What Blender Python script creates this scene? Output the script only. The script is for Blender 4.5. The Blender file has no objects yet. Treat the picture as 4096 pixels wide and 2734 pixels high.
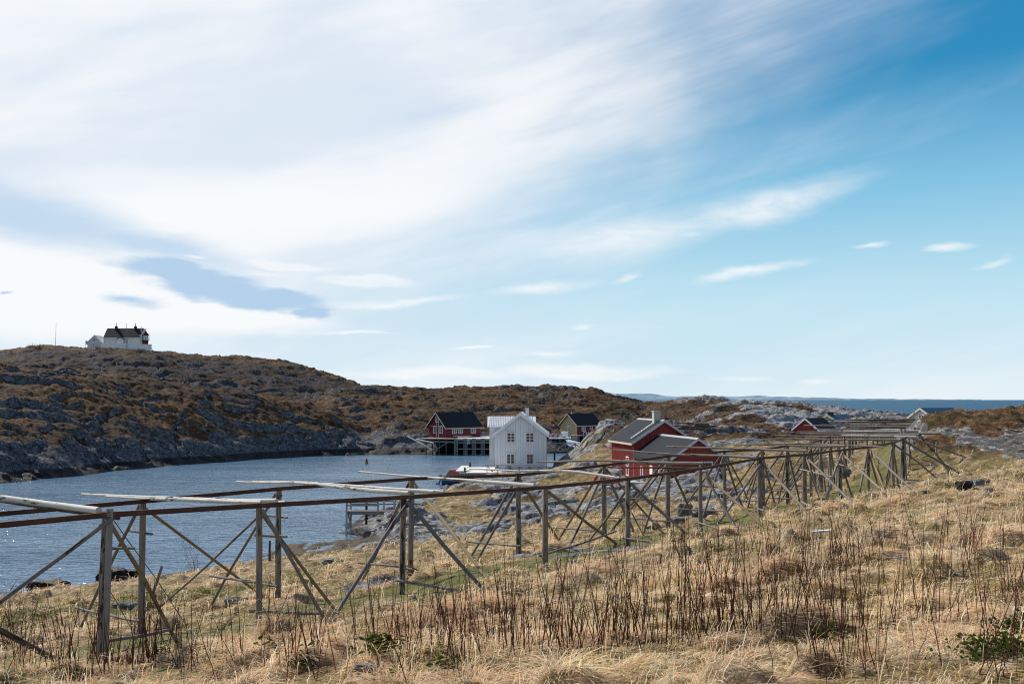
import bpy, math, random
import numpy as np
from mathutils import Vector, Matrix
RND = random.Random(7)
rng = np.random.default_rng(11)
scene = bpy.context.scene
COL = scene.collection
pi = math.pi

# ------------------------------------------------------------------ camera
EYE = 10.0                                  # metres above the sea
PITCH = math.atan(231 / 3982)
cam_d = bpy.data.cameras.new("camera"); cam = bpy.data.objects.new("camera", cam_d); COL.objects.link(cam)
cam.location = (0, 0, EYE); cam.rotation_euler = (pi / 2 + PITCH, 0, 0)
cam_d.lens = 35; cam_d.sensor_width = 36; cam_d.clip_start = 0.2; cam_d.clip_end = 120000
scene.camera = cam
cp, sp = math.cos(PITCH), math.sin(PITCH)

def survey(x, y, d):
    """surveyed sight line (photo position in 4096 units) followed to the distance d north of the viewpoint"""
    h = (x - 2048) / 3982; v = -(y - 1367) / 3982
    dx, dy, dz = h, cp - v * sp, sp + v * cp
    k = d / dy
    return Vector((dx * k, d, EYE + dz * k))
def az(x, y=1600):
    p = survey(x, y, 1.0); return p.x
VS = 4096 / 2349.0
def z1(x, y): return (0.56375 * x, 1850 + 0.56375 * y)
def z2(x, y): return (1200 + 0.55343 * x, 1800 + 0.55343 * y)
def z3(x, y): return (2300 + 0.42571 * x, 1600 + 0.42571 * y)
def zr(x, y): return (2700 + 0.59430 * x, 1500 + 0.59430 * y)
def ze(x, y): return (3150 + 0.29800 * x, 1600 + 0.29800 * y)

# ------------------------------------------------------------------ numeric noise
def _hash(ix, iy, seed):
    h = (ix.astype(np.int64) * 374761393 + iy.astype(np.int64) * 668265263 + seed * 1442695041) & 0x7fffffff
    h = ((h ^ (h >> 13)) * 1274126177) & 0x7fffffff
    h = ((h ^ (h >> 15)) * 2246822519) & 0x7fffffff
    return (h ^ (h >> 16)) & 0xffffff
def perlin(x, y, seed=0):
    x = np.asarray(x, float); y = np.asarray(y, float)
    ix = np.floor(x); iy = np.floor(y); fx = x - ix; fy = y - iy
    u = fx * fx * fx * (fx * (fx * 6 - 15) + 10); v = fy * fy * fy * (fy * (fy * 6 - 15) + 10)
    def g(ax, ay):
        a = _hash(ix + ax, iy + ay, seed) * (2 * pi / 0xffffff)
        return np.cos(a) * (fx - ax) + np.sin(a) * (fy - ay)
    n00, n10, n01, n11 = g(0, 0), g(1, 0), g(0, 1), g(1, 1)
    return ((n00 * (1 - u) + n10 * u) * (1 - v) + (n01 * (1 - u) + n11 * u) * v) * 1.5
def fbm(x, y, oct=4, seed=0, gain=0.5):
    s = 0; a = 1.0; f = 1.0
    for o in range(oct):
        s = s + a * perlin(x * f + 17.3 * o, y * f - 9.1 * o, seed + o * 7); a *= gain; f *= 2.03
    return s
def ridged(x, y, oct=3, seed=0):
    s = 0; a = 1.0; f = 1.0
    for o in range(oct):
        s = s + a * (1 - np.abs(perlin(x * f + 5.3 * o, y * f + 3.1 * o, seed + o * 5)) * 2); a *= 0.5; f *= 2.1
    return s / 1.75
def worley(x, y, seed=0):
    """F1, F2-F1 and a random number of the nearest cell"""
    ix = np.floor(x); iy = np.floor(y)
    f1 = np.full(x.shape, 9.0); f2 = np.full(x.shape, 9.0); cid = np.zeros(x.shape)
    for ax in (-1, 0, 1):
        for ay in (-1, 0, 1):
            hx = _hash(ix + ax, iy + ay, seed) / 0xffffff; hy = _hash(ix + ax, iy + ay, seed + 91) / 0xffffff
            d = np.sqrt((ix + ax + hx - x) ** 2 + (iy + ay + hy - y) ** 2)
            c = d < f1
            f2 = np.where(c, f1, np.minimum(f2, d)); cid = np.where(c, _hash(ix + ax, iy + ay, seed + 37) / 0xffffff, cid)
            f1 = np.where(c, d, f1)
    return f1, f2 - f1, cid
def sstep(a, b, x):
    t = np.clip((x - a) / (b - a), 0, 1); return t * t * (3 - 2 * t)

# ------------------------------------------------------------------ mesh helpers
def fast_mesh(name, verts, quads=None, tris=None, smooth=True):
    me = bpy.data.meshes.new(name)
    nv = len(verts); me.vertices.add(nv); me.vertices.foreach_set("co", np.ascontiguousarray(verts, np.float32).ravel())
    loops = []; starts = []; n = 0
    if quads is not None and len(quads):
        loops.append(np.asarray(quads, np.int32).ravel()); starts.append(np.arange(len(quads), dtype=np.int32) * 4); n = len(quads) * 4
    if tris is not None and len(tris):
        loops.append(np.asarray(tris, np.int32).ravel()); starts.append(n + np.arange(len(tris), dtype=np.int32) * 3)
    loops = np.concatenate(loops); starts = np.concatenate(starts)
    me.loops.add(len(loops)); me.loops.foreach_set("vertex_index", loops)
    me.polygons.add(len(starts)); me.polygons.foreach_set("loop_start", starts)
    me.update(calc_edges=True)
    if smooth: me.polygons.foreach_set("use_smooth", np.ones(len(starts), bool))
    return me
def col_attr(me, name, rgba):
    a = me.color_attributes.new(name, 'FLOAT_COLOR', 'POINT'); a.data.foreach_set("color", np.ascontiguousarray(rgba, np.float32).ravel())

def link(name, me, mat=None, parent=None, loc=(0, 0, 0)):
    o = bpy.data.objects.new(name, me); COL.objects.link(o); o.location = loc
    if mat is not None and me is not None: me.materials.append(mat)
    if parent is not None: o.parent = parent
    return o
def tag(o, label, cat, group=None, kind=None):
    o["label"] = label
    if cat: o["category"] = cat
    if group: o["group"] = group
    if kind: o["kind"] = kind
    return o
def struct(o): o["kind"] = "structure"; return o
def thing(name, label, cat, loc=(0, 0, 0), rotz=0.0, group=None):
    o = bpy.data.objects.new(name, None); COL.objects.link(o); o.location = loc; o.rotation_euler = (0, 0, rotz)
    o.empty_display_size = 0.3
    return tag(o, label, cat, group)

class MB:
    """collects shapes for ONE mesh object"""
    def __init__(s, off=(0, 0, 0)): s.v = []; s.f = []; s.uv = []; s.sm = []; s.off = Vector(off)
    def _add(s, vs, fs, uvs=None, smooth=False):
        b = len(s.v); s.v += [tuple(Vector(p) - s.off) for p in vs]
        s.uv += uvs if uvs else [(0, 0)] * len(vs)
        s.f += [tuple(i + b for i in f) for f in fs]; s.sm += [smooth] * len(fs)
    def box(s, x0, x1, y0, y1, z0, z1):
        vs = [(x, y, z) for z in (z0, z1) for y in (y0, y1) for x in (x0, x1)]
        s._add(vs, [(0, 2, 3, 1), (4, 5, 7, 6), (0, 1, 5, 4), (2, 6, 7, 3), (0, 4, 6, 2), (1, 3, 7, 5)],
               [(p[0] + p[1], p[2]) for p in vs])
    def beam(s, p, q, w, h, up=(0, 0, 1), roll=0.0):
        p = Vector(p); q = Vector(q); d = (q - p).normalized(); up = Vector(up)
        if abs(d.dot(up)) > .98: up = Vector((0, 1, 0))
        sx = d.cross(up).normalized(); sz = sx.cross(d)
        if roll: sx, sz = sx * math.cos(roll) + sz * math.sin(roll), sz * math.cos(roll) - sx * math.sin(roll)
        L = (q - p).length; vs = []; uv = []
        r0 = RND.random() * 10
        for t, e in ((0, p), (L, q)):
            for a, b in ((-1, -1), (1, -1), (1, 1), (-1, 1)):
                vs.append(e + sx * (a * w / 2) + sz * (b * h / 2)); uv.append((r0 + (a + b) * .5 * w, t))
        s._add(vs, [(0, 3, 2, 1), (4, 5, 6, 7), (0, 1, 5, 4), (1, 2, 6, 5), (2, 3, 7, 6), (3, 0, 4, 7)], uv)
    def log(s, p, q, r0, r1=None, n=10, bend=0.0, seg=6, wob=0.06, knots=0):
        r1 = r0 if r1 is None else r1
        p = Vector(p); q = Vector(q); d = (q - p); L = d.length; d.normalize()
        up = Vector((0, 0, 1)) if abs(d.z) < .9 else Vector((0, 1, 0))
        sx = d.cross(up).normalized(); sz = sx.cross(d)
        ba = RND.random() * 2 * pi; u0 = RND.random() * 20
        vs = []; uv = []; fs = []
        ph = [RND.random() * 6 for _ in range(4)]
        for k in range(seg + 1):
            t = k / seg; c = p + d * (L * t)
            bo = bend * math.sin(pi * t) + bend * .4 * math.sin(3 * pi * t + ph[0])
            c = c + (sx * math.cos(ba) + sz * math.sin(ba)) * bo
            r = r0 + (r1 - r0) * t
            for j in range(n):
                a = 2 * pi * j / n
                rr = r * (1 + wob * math.sin(2 * a + ph[1] + 3 * t) + wob * .7 * math.sin(3 * a + 7 * t + ph[2]) + wob * .5 * math.sin(11 * t + ph[3]))
                vs.append(c + (sx * math.cos(a) + sz * math.sin(a)) * rr); uv.append((u0 + a * r0 if j < n else 0, t * L))
        for k in range(seg):
            for j in range(n):
                fs.append((k * n + j, k * n + (j + 1) % n, (k + 1) * n + (j + 1) % n, (k + 1) * n + j))
        s._add(vs, fs, uv, True)
        s._add([vs[j] for j in range(n)], [tuple(range(n))[::-1]], [(0.01, -3)] * n)
        s._add([vs[seg * n + j] for j in range(n)], [tuple(range(n))], [(0.01, -3)] * n)
    def prism(s, poly, ax, a0, a1):
        """poly in the plane across axis ax ('x': (y,z); 'y': (x,z); 'z': (x,y)), extruded a0..a1"""
        def P(u, v, a): return {'x': (a, u, v), 'y': (u, a, v), 'z': (u, v, a)}[ax]
        n = len(poly); vs = [P(u, v, a0) for u, v in poly] + [P(u, v, a1) for u, v in poly]
        s._add(vs, [tuple(range(n)), tuple(range(2 * n - 1, n - 1, -1))] + [(i, i + n, (i + 1) % n + n, (i + 1) % n) for i in range(n)],
               [(p[0] + p[1], p[2]) for p in vs])
    def lathe(s, prof, cx, cy, n=16):
        vs = []; fs = []
        for r, z in prof:
            for j in range(n):
                a = 2 * pi * j / n; vs.append((cx + r * math.cos(a), cy + r * math.sin(a), z))
        for k in range(len(prof) - 1):
            for j in range(n): fs.append((k * n + j, k * n + (j + 1) % n, (k + 1) * n + (j + 1) % n, (k + 1) * n + j))
        s._add(vs, fs, None, True)
        s._add(vs[:n], [tuple(range(n))[::-1]]); s._add(vs[-n:], [tuple(range(n))])
    def build(s, name, mat, parent=None, loc=None):
        me = bpy.data.meshes.new(name); me.from_pydata(s.v, [], s.f)
        uvl = me.uv_layers.new(name="uv")
        li = np.zeros(len(me.loops), np.int32); me.loops.foreach_get("vertex_index", li)
        uvl.data.foreach_set("uv", np.asarray(s.uv, np.float32)[li].ravel())
        me.polygons.foreach_set("use_smooth", np.array(s.sm, bool)); me.update()
        import bmesh
        bm = bmesh.new(); bm.from_mesh(me); bmesh.ops.recalc_face_normals(bm, faces=bm.faces); bm.to_mesh(me); bm.free()
        return link(name, me, mat, parent, loc if loc is not None else (0, 0, 0))

# ------------------------------------------------------------------ material helper
class NT:
    def __init__(s, nt): s.nt = nt
    def n(s, typ, _p=None, **kw):
        nd = s.nt.nodes.new(typ)
        for k, v in (_p or {}).items(): setattr(nd, k, v)
        for k, v in kw.items():
            key = int(k[1:]) if (k[0] == 'i' and k[1:].isdigit()) else k.replace('_', ' ')
            s.set(nd.inputs[key], v)
        return nd
    def set(s, sock, v):
        if isinstance(v, bpy.types.NodeSocket): s.nt.links.new(v, sock)
        elif isinstance(v, bpy.types.Node): s.nt.links.new(v.outputs[0], sock)
        elif isinstance(v, (tuple, list)) and sock.type == 'RGBA' and len(v) == 3: sock.default_value = (*v, 1)
        else: sock.default_value = v
    def math(s, op, a, b=None, c=None, clamp=False):
        nd = s.nt.nodes.new('ShaderNodeMath'); nd.operation = op; nd.use_clamp = clamp
        for i, v in enumerate((a, b, c)):
            if v is not None: s.set(nd.inputs[i], v)
        return nd.outputs[0]
    def vmath(s, op, a, b=None):
        nd = s.nt.nodes.new('ShaderNodeVectorMath'); nd.operation = op
        s.set(nd.inputs[0], a)
        if b is not None: s.set(nd.inputs[1], b)
        return nd.outputs[0]
    def mix(s, f, a, b, blend='MIX'):
        nd = s.nt.nodes.new('ShaderNodeMix'); nd.data_type = 'RGBA'; nd.blend_type = blend
        s.set(nd.inputs[0], f); s.set(nd.inputs[6], a); s.set(nd.inputs[7], b)
        return nd.outputs[2]
    def mixf(s, f, a, b):
        nd = s.nt.nodes.new('ShaderNodeMix'); s.set(nd.inputs[0], f); s.set(nd.inputs[2], a); s.set(nd.inputs[3], b); return nd.outputs[0]
    def ramp(s, f, stops, interp='LINEAR'):
        nd = s.nt.nodes.new('ShaderNodeValToRGB'); r = nd.color_ramp; r.interpolation = interp
        while len(r.elements) > 1: r.elements.remove(r.elements[-1])
        for i, (p, c) in enumerate(stops):
            e = r.elements[0] if i == 0 else r.elements.new(p)
            e.position = p; e.color = (*c, 1) if isinstance(c, (tuple, list)) else (c, c, c, 1)
        s.set(nd.inputs[0], f); return nd.outputs[0]
    def step(s, f, a, b):
        nd = s.nt.nodes.new('ShaderNodeMapRange'); nd.interpolation_type = 'SMOOTHSTEP'
        s.set(nd.inputs[0], f); s.set(nd.inputs[1], a); s.set(nd.inputs[2], b); return nd.outputs[0]
    def noise(s, vec, scale, detail=4, rough=.55, dist=0.0):
        nd = s.nt.nodes.new('ShaderNodeTexNoise'); s.set(nd.inputs['Vector'], vec); s.set(nd.inputs['Scale'], scale)
        nd.inputs['Detail'].default_value = detail; nd.inputs['Roughness'].default_value = rough; nd.inputs['Distortion'].default_value = dist
        return nd.outputs[0]
    def scale(s, vec, xyz): return s.vmath('MULTIPLY', vec, xyz)
def material(name):
    m = bpy.data.materials.new(name); m.use_nodes = True; nt = m.node_tree; nt.nodes.clear(); t = NT(nt)
    out = nt.nodes.new('ShaderNodeOutputMaterial')
    def finish(color, rough=.8, bump=None, bstr=.3, bdist=.02, spec=.3, metal=0.0, **kw):
        b = t.n('ShaderNodeBsdfPrincipled', None)
        t.set(b.inputs['Base Color'], color); t.set(b.inputs['Roughness'], rough); t.set(b.inputs['Specular IOR Level'], spec); t.set(b.inputs['Metallic'], metal)
        for k, v in kw.items(): t.set(b.inputs[k.replace('_', ' ')], v)
        if bump is not None:
            bn = t.n('ShaderNodeBump'); bn.inputs['Strength'].default_value = bstr; bn.inputs['Distance'].default_value = bdist
            t.set(bn.inputs['Height'], bump); t.set(b.inputs['Normal'], bn.outputs[0])
        nt.links.new(b.outputs[0], out.inputs[0]); return m
    t.out = out
    return t, finish
def obj_co(t): return t.n('ShaderNodeTexCoord').outputs['Object']
def uv_co(t): return t.n('ShaderNodeTexCoord').outputs['UV']
# ------------------------------------------------------------------ terrain
UX, UY = 0.62, 0.785                      # along the drying rack
NX, NY = 0.785, -0.62                     # across it, towards the viewpoint
FX, FY = -7.7, 20.8                       # first seaward post
def st(x, y):
    rx, ry = x - FX, y - FY
    return rx * NX + ry * NY, rx * UX + ry * UY
def plane(x, y):
    s, t = st(x, y)
    z = 5.2 + 0.16 * s
    z = np.where(s > 16, 5.2 + 0.16 * 16 + 0.10 * (s - 16), z)
    return np.maximum(z, -2.5)
CP = []                                   # surveyed heights (sight line in 2349 units, distance)
def V(x, y, d): p = survey(x * VS, y * VS, d); CP.append((p.x, p.y, p.z))
def G(x, d, z): p = survey(x * VS, 1600, d); CP.append((p.x, p.y, z))
def P0(a, y): CP.append((a * y, y, float(plane(np.array(a * y), np.array(y)))))
for yy in (2, 5, 10, 18, 28, 40):
    for a in (-.66, -.45, -.25, -.05, .15, .32, .5, .66): P0(a, yy)
for a in (-.66, -.55, -.45, -.35, -.25, -.15, -.05, .05, .15, .25): P0(a, 52)
for x, d in ((60, 60), (-200, 60), (-300, 80), (100, 78), (100, 100), (-200, 110), (400, 74), (400, 110), (600, 80), (620, 130), (760, 90), (820, 110), (800, 140), (940, 135), (970, 160), (1100, 152), (1200, 150), (1270, 158), (900, 100), (960, 118)):
    G(x, d, -2.2)
# rock point, quay and the ground round the houses
for v in ((820, 1228, 73), (880, 1188, 79), (900, 1215, 71), (960, 1165, 82), (1000, 1135, 95), (1060, 1110, 104), (1110, 1092, 112), (1180, 1082, 115), (1260, 1082, 116),
          (1300, 1062, 117), (1330, 1022, 121), (1385, 972, 128), (1405, 985, 118), (1190, 1140, 86), (1190, 1192, 70), (1300, 1132, 86), (1300, 1180, 66), (1400, 1140, 78),
          (1500, 1118, 76), (1480, 1150, 66), (1600, 1092, 80), (1660, 1088, 83), (1405, 1113, 91), (1470, 1105, 88), (1560, 1060, 95), (1700, 1000, 112), (1760, 1010, 105), (1850, 1005, 120), (1700, 1060, 84), (1800, 1060, 78),
          (1640, 1010, 120), (1540, 1000, 122)): V(*v)
for x, d, z in ((990, 112, -1.2), (1030, 125, -1.8), (1100, 132, -1.8), (1210, 132, -1.8), (1290, 140, -1.8), (1330, 160, -1.5), (1400, 150, 0.6), (1450, 130, 4.5), (1480, 165, 3.5)): G(x, d, z)
# far shore, front hill
for x, ys, d in ((-250, 1125, 112), (0, 1105, 121), (150, 1091, 130.5), (300, 1074, 144.5), (450, 1061, 157), (600, 1050, 170), (700, 1045, 177), (780, 1043, 180), (870, 1041, 183), (1000, 1040, 184), (1130, 1038, 187), (1290, 1038, 188), (1400, 1030, 196)):
    G(x, d - 3, -1.6); G(x, d + 1.2, 1.6)
for v in ((0, 1010, 128), (0, 930, 142), (0, 840, 165), (-250, 1010, 120), (-250, 835, 160), (150, 1000, 138), (150, 930, 151), (150, 847, 170), (300, 1000, 151), (300, 940, 160), (300, 864, 178), (450, 1000, 162), (450, 950, 168), (450, 882, 183),
          (600, 1000, 174), (600, 960, 178), (600, 915, 187), (700, 1000, 180), (700, 940, 189), (780, 970, 190), (830, 1012, 188)): V(*v)
for x, d, z in ((0, 195, 12), (150, 200, 11), (300, 208, 9.5), (450, 213, 8.2), (-250, 195, 12), (600, 215, 6.5), (0, 235, 9), (300, 240, 8), (450, 243, 7.5), (600, 245, 7)): G(x, d, z)
for x in (0, 150, 300, 450): G(x, 262, 8.8)
# lighthouse hill
for v in ((100, 850, 285), (300, 850, 285), (450, 872, 285), (600, 890, 285), (700, 906, 285), (-250, 850, 285)): V(*v)
for x, y in ((-250, 835), (-100, 818), (0, 808), (80, 798), (200, 798), (350, 805), (470, 818), (600, 822), (700, 842), (780, 869), (840, 893)):
    V(x, y, 334); V(x, y + 14, 375); V(x, y + 40, 430)
# brown hill behind the cabins, knoll and pale rocks
for v in ((700, 932, 214), (750, 906, 240), (830, 890, 265), (850, 1000, 195), (900, 982, 195), (900, 940, 215), (900, 910, 240), (900, 888, 270), (1050, 992, 197), (1050, 940, 220), (1050, 902, 258), (1050, 886, 280), (1200, 992, 203),
          (1200, 940, 230), (1200, 906, 262), (1200, 885, 285), (1350, 990, 210), (1350, 940, 240), (1350, 899, 285), (1450, 985, 212), (1450, 950, 235), (1450, 919, 280), (1520, 962, 220), (1520, 931, 270), (1600, 985, 175), (1600, 950, 215), (1600, 913, 250),
          (1700, 986, 160), (1700, 950, 195), (1700, 921, 255), (1855, 1004, 157), (1830, 1004, 145), (1900, 1000, 165), (1850, 958, 200), (1850, 931, 255), (1950, 972, 185), (1950, 941, 240), (2050, 956, 215), (2120, 960, 225)): V(*v)
for x in (900, 1050, 1200, 1350): G(x, 330, 5); G(x, 400, -2)
for x in (1450, 1520, 1600, 1700, 1850, 1950): G(x, 300, 3.5); G(x, 335, -2); G(x, 420, -2.5)
for x in (2050, 2150, 2350, 2500): G(x, 265, 1.5); G(x, 300, -2); G(x, 420, -2.5)
# mossy knoll on the right and what lies behind it
for v in ((2112, 962, 66), (2180, 947, 67), (2349, 944, 67), (2470, 938, 68), (2200, 1057, 57), (2349, 1047, 55), (2470, 1040, 55), (2280, 1000, 61), (2400, 1000, 61), (2349, 1120, 41), (2140, 1010, 62)): V(*v)
for x, d, z in ((2010, 95, 6.0), (1995, 66, 5.6), (2000, 80, 5.8), (2060, 110, 5.9), (2080, 80, 5.9), (2150, 92, 6.6), (2350, 92, 7.2), (2500, 92, 7.5), (2200, 130, 5.0), (2400, 130, 5.5), (2200, 180, 4), (2400, 180, 4), (1900, 90, 4.9), (1850, 75, 4.5), (1950, 140, 4.3), (2050, 150, 5)): G(x, d, z)

def par(x, y): return np.stack([np.asarray(x) / np.asarray(y) * 3.2, np.log(np.asarray(y)) * 1.6], -1)
cp_ = np.array(CP)
q_ = par(cp_[:, 0], cp_[:, 1]); res_ = cp_[:, 2] - plane(cp_[:, 0], cp_[:, 1])
def _tps(r2): return np.where(r2 > 1e-12, r2 * np.log(r2 + 1e-12), 0)
n_ = len(q_); K_ = _tps(((q_[:, None] - q_[None]) ** 2).sum(-1)) + np.eye(n_) * 0.0015
Pm_ = np.concatenate([np.ones((n_, 1)), q_], 1)
A_ = np.block([[K_, Pm_], [Pm_.T, np.zeros((3, 3))]])
w_ = np.linalg.solve(A_, np.concatenate([res_, np.zeros(3)]))
ga = np.linspace(-.72, .72, 300); gl = np.linspace(math.log(1.8), math.log(450), 420)
GA, GL = np.meshgrid(ga, gl)
YY_ = np.exp(GL); XX_ = GA * YY_
coarse = np.zeros(GA.shape)
qq = par(XX_, YY_)
for r in range(len(gl)):
    d2 = ((qq[r][:, None] - q_[None]) ** 2).sum(-1)
    coarse[r] = _tps(d2) @ w_[:n_] + w_[n_] + qq[r] @ w_[n_ + 1:]
def bil(grid, fa, fl):
    na, nl = grid.shape[1], grid.shape[0]
    fa = np.clip(fa, 0, na - 1.001); fl = np.clip(fl, 0, nl - 1.001)
    i = fa.astype(int); j = fl.astype(int); u = fa - i; v = fl - j
    return (grid[j, i] * (1 - u) + grid[j, i + 1] * u) * (1 - v) + (grid[j + 1, i] * (1 - u) + grid[j + 1, i + 1] * u) * v
def base_h(x, y):
    return plane(x, y) + bil(coarse, (x / y + .72) / 1.44 * 299, (np.log(y) - gl[0]) / (gl[-1] - gl[0]) * 419)

def ell(x, y, cx, cy, rx, ry, rot=0):
    c, s = math.cos(rot), math.sin(rot); dx, dy = x - cx, y - cy
    return ((dx * c + dy * s) / rx) ** 2 + ((-dx * s + dy * c) / ry) ** 2

# tussocks: jittered mounds of old grass
def tussock(x, y):
    out = np.zeros(x.shape); lean = np.zeros(x.shape)
    for cell, seed, pr, h0, h1, r0 in ((1.10, 5, .62, .07, .30, .27), (0.55, 15, .6, .03, .13, .25), (2.3, 25, .30, .08, .20, .36)):
        gx, gy = x / cell, y / cell
        ix, iy = np.floor(gx), np.floor(gy)
        for ax in (-1, 0, 1):
            for ay in (-1, 0, 1):
                cx, cy = ix + ax, iy + ay
                on = _hash(cx, cy, seed) / 0xffffff < pr
                jx = cx + _hash(cx, cy, seed + 1) / 0xffffff; jy = cy + _hash(cx, cy, seed + 2) / 0xffffff
                hh = h0 + (h1 - h0) * (_hash(cx, cy, seed + 3) / 0xffffff) ** 1.6
                rr = r0 * (.75 + .6 * _hash(cx, cy, seed + 4) / 0xffffff)
                d2 = ((gx - jx) ** 2 + ((gy - jy)) ** 2) / rr ** 2
                k = on * hh * np.exp(-d2 * d2 * .9) 
                out = np.maximum(out, k) + .15 * np.minimum(out, k)
    return out

def path_mask(x, y):
    s, t = st(x, y)
    c = 2.7 + 0.5 * np.sin(t * .13) + np.where(t > 36, -(t - 36) * .27, 0)
    w = 1.45 + .35 * perlin(x * .35, y * .35, 61)
    return sstep(w + .5, w - .2, np.abs(s - c)) * sstep(-14, -4, t)

def zones(x, y):
    """how bare / rocky each place is: rock, path, tuss amounts"""
    s, t = st(x, y)
    nl = fbm(x / 7.0, y / 7.0, 4, 71)
    rock = np.zeros(x.shape)
    # rock point with slabs left of and before the white house
    z0 = base_h(x, y)
    d_ = x / y
    a0, a1 = (800 - 1174.5) / 2283, (1700 - 1174.5) / 2283
    rp = sstep(60, 68, y + 4 * nl) * sstep(150, 140, y) * sstep(a0 - .05, a0, d_) * sstep(a1 + .06, a1, d_)
    rock = np.maximum(rock, rp * sstep(-.10, .22, fbm(x / 6 + .5 * y / 6, y / 9.0 - .4 * x / 9, 4, 33) + .02 + .42 * sstep(-.04, -.10, d_)))
    # slab bands among the grass
    for (vx, vy, dd, rx, ry) in ((1140, 1195, 62, 10, 3.6), (1420, 1145, 72, 9, 3.4), (1330, 1175, 67, 7, 2.6), (1640, 1130, 62, 5, 2.4), (1620, 1160, 50, 3, 1.6), (1250, 1310, 30.5, 1.6, .9), (1380, 1300, 28, 2.2, .8), (860, 1340, 27, .9, .5)):
        p = survey(vx * VS, vy * VS, dd)
        rock = np.maximum(rock, sstep(1.25, .55, ell(x, y, p.x, p.y, rx, ry, .5) + .5 * nl))
    # hill with the pale sloping rock beside the red house
    p = survey(1352 * VS, 1010 * VS, 122)
    rock = np.maximum(rock, sstep(1.3, .6, ell(x, y, p.x, p.y, 9, 10) + .35 * nl))
    # knoll
    kn = sstep(52, 58, y + 2 * nl) * sstep(80, 74, y) * sstep(.365, .40, d_)
    face = sstep(8.7, 8.1, z0 + .5 * nl) * sstep(6.55, 6.85, z0 + .2 * nl)
    rock = np.maximum(rock, kn * face * sstep(-.32, -.02, fbm(x / 3.4, y / 3.4, 3, 93) + .02))
    return rock

NC = 1150
acol = np.linspace(-.66, .66, NC)
rows = [2.2]
while rows[-1] < 112: rows.append(rows[-1] * (1.0040 if rows[-1] < 60 else 1.0030))
nrow1 = len(rows)
while rows[-1] < 430: rows.append(rows[-1] * (1.00145 if rows[-1] < 300 else 1.0022))
rows = np.array(rows)

def far_relief(x, y, z0, d_):
    # hills: long heather ledges, gullies, bare faces low down and on cliffs
    A = sstep(-.3, 2.2, z0)
    dom = fbm(x / 30, y / 30, 3, 51)
    h = z0 + .55 * dom * A + .75 * fbm(x / 9, y / 5, 3, 52) * A
    wx_, wy_ = x + 3 * perlin(x / 9, y / 9, 81), y + 3 * perlin(x / 9, y / 9, 82)
    Tn = 2.7
    warp = 2.2 * fbm(wx_ / 22, wy_ / 9, 3, 53) + .60 * fbm(wx_ / 6, wy_ / 3, 2, 54)
    q = (h + warp) / Tn; f = q - np.floor(q)
    terr = (np.floor(q) + np.where(f < .66, .34 * f / .66, .34 + .66 * sstep(.66, .92, f))) * Tn - warp
    amt = np.clip(.48 + .8 * fbm(wx_ / 22, wy_ / 14, 3, 55), 0, .95) * A
    h2 = h * (1 - amt) + terr * amt
    wx = wx_ / 5.0 + .35 * perlin(x / 3, y / 3, 56); wy = wy_ / 2.6 + .35 * perlin(x / 3, y / 3, 57)
    f1, e, c = worley(wx, wy, 12)
    f1b, eb, cb = worley(x / 1.7, y / 1.2, 13)
    back = sstep(236, 256, y) * sstep(335, 316, y) * sstep(-.11, -.17, d_)
    cliff = sstep(-.05, .35, fbm(wx_ / 16, wy_ / 9, 3, 83) + .5 * back)
    face = np.maximum(sstep(.60, .75, f) * amt * cliff, .9 * back * sstep(-.1, .3, fbm(wx_ / 14, wy_ / 6, 3, 87)))
    rlow = sstep(5.6, 2.2, z0 + 2.2 * dom + 1.0 * perlin(x / 5, y / 4, 84))
    pale = sstep((1500 - 1174.5) / 2283, (1660 - 1174.5) / 2283, d_) * sstep(-.05, .30, fbm(x / 16, y / 9, 3, 58) + sstep(.2, .34, d_) * .32)
    pale = pale * sstep(5, 8, y - 135)
    pr_ = survey(1345 * VS, 1015 * VS, 121)
    pale = np.maximum(pale, sstep(1.2, .6, ell(x, y, pr_.x, pr_.y, 8.5, 12) + .3 * fbm(x / 4, y / 4, 3, 66)) * sstep(-.25, .15, fbm(x / 4.5, y / 3.0, 3, 67)))
    rfar = np.clip(np.maximum(np.maximum(face, rlow), pale), 0, 1)
    h2 = h2 + rfar * ((c - .45) * .95 * sstep(0, .16, e) + (cb - .5) * .30 * sstep(0, .2, eb) * sstep(-.2, .3, perlin(x / 6, y / 6, 64)) + .30 * (ridged(x / 3, y / 2.2, 3, 65) - .5)) * sstep(-1, 1.5, z0)
    cl = np.abs(perlin(x / 15 + .5 * perlin(x / 6, y / 6, 59), y / 42, 60))
    h2 = h2 - 1.3 * sstep(.045, 0, cl) * A * (1 - pale) * sstep(-.1, .3, perlin(x / 30, y / 30, 85))
    h2 = h2 + (.33 * fbm(x / 2.6, y / 1.4, 4, 62, .6)) * A * (1 - .4 * rfar)
    h2 = np.where(z0 < -.3, z0, h2)
    return h2, pale, rfar
def far_only(x, y, z0, d_):
    h2, pale, rfar = far_relief(x, y, z0, d_); o = np.zeros(x.shape)
    return h2, rfar, o + 1, o, pale, o
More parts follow.
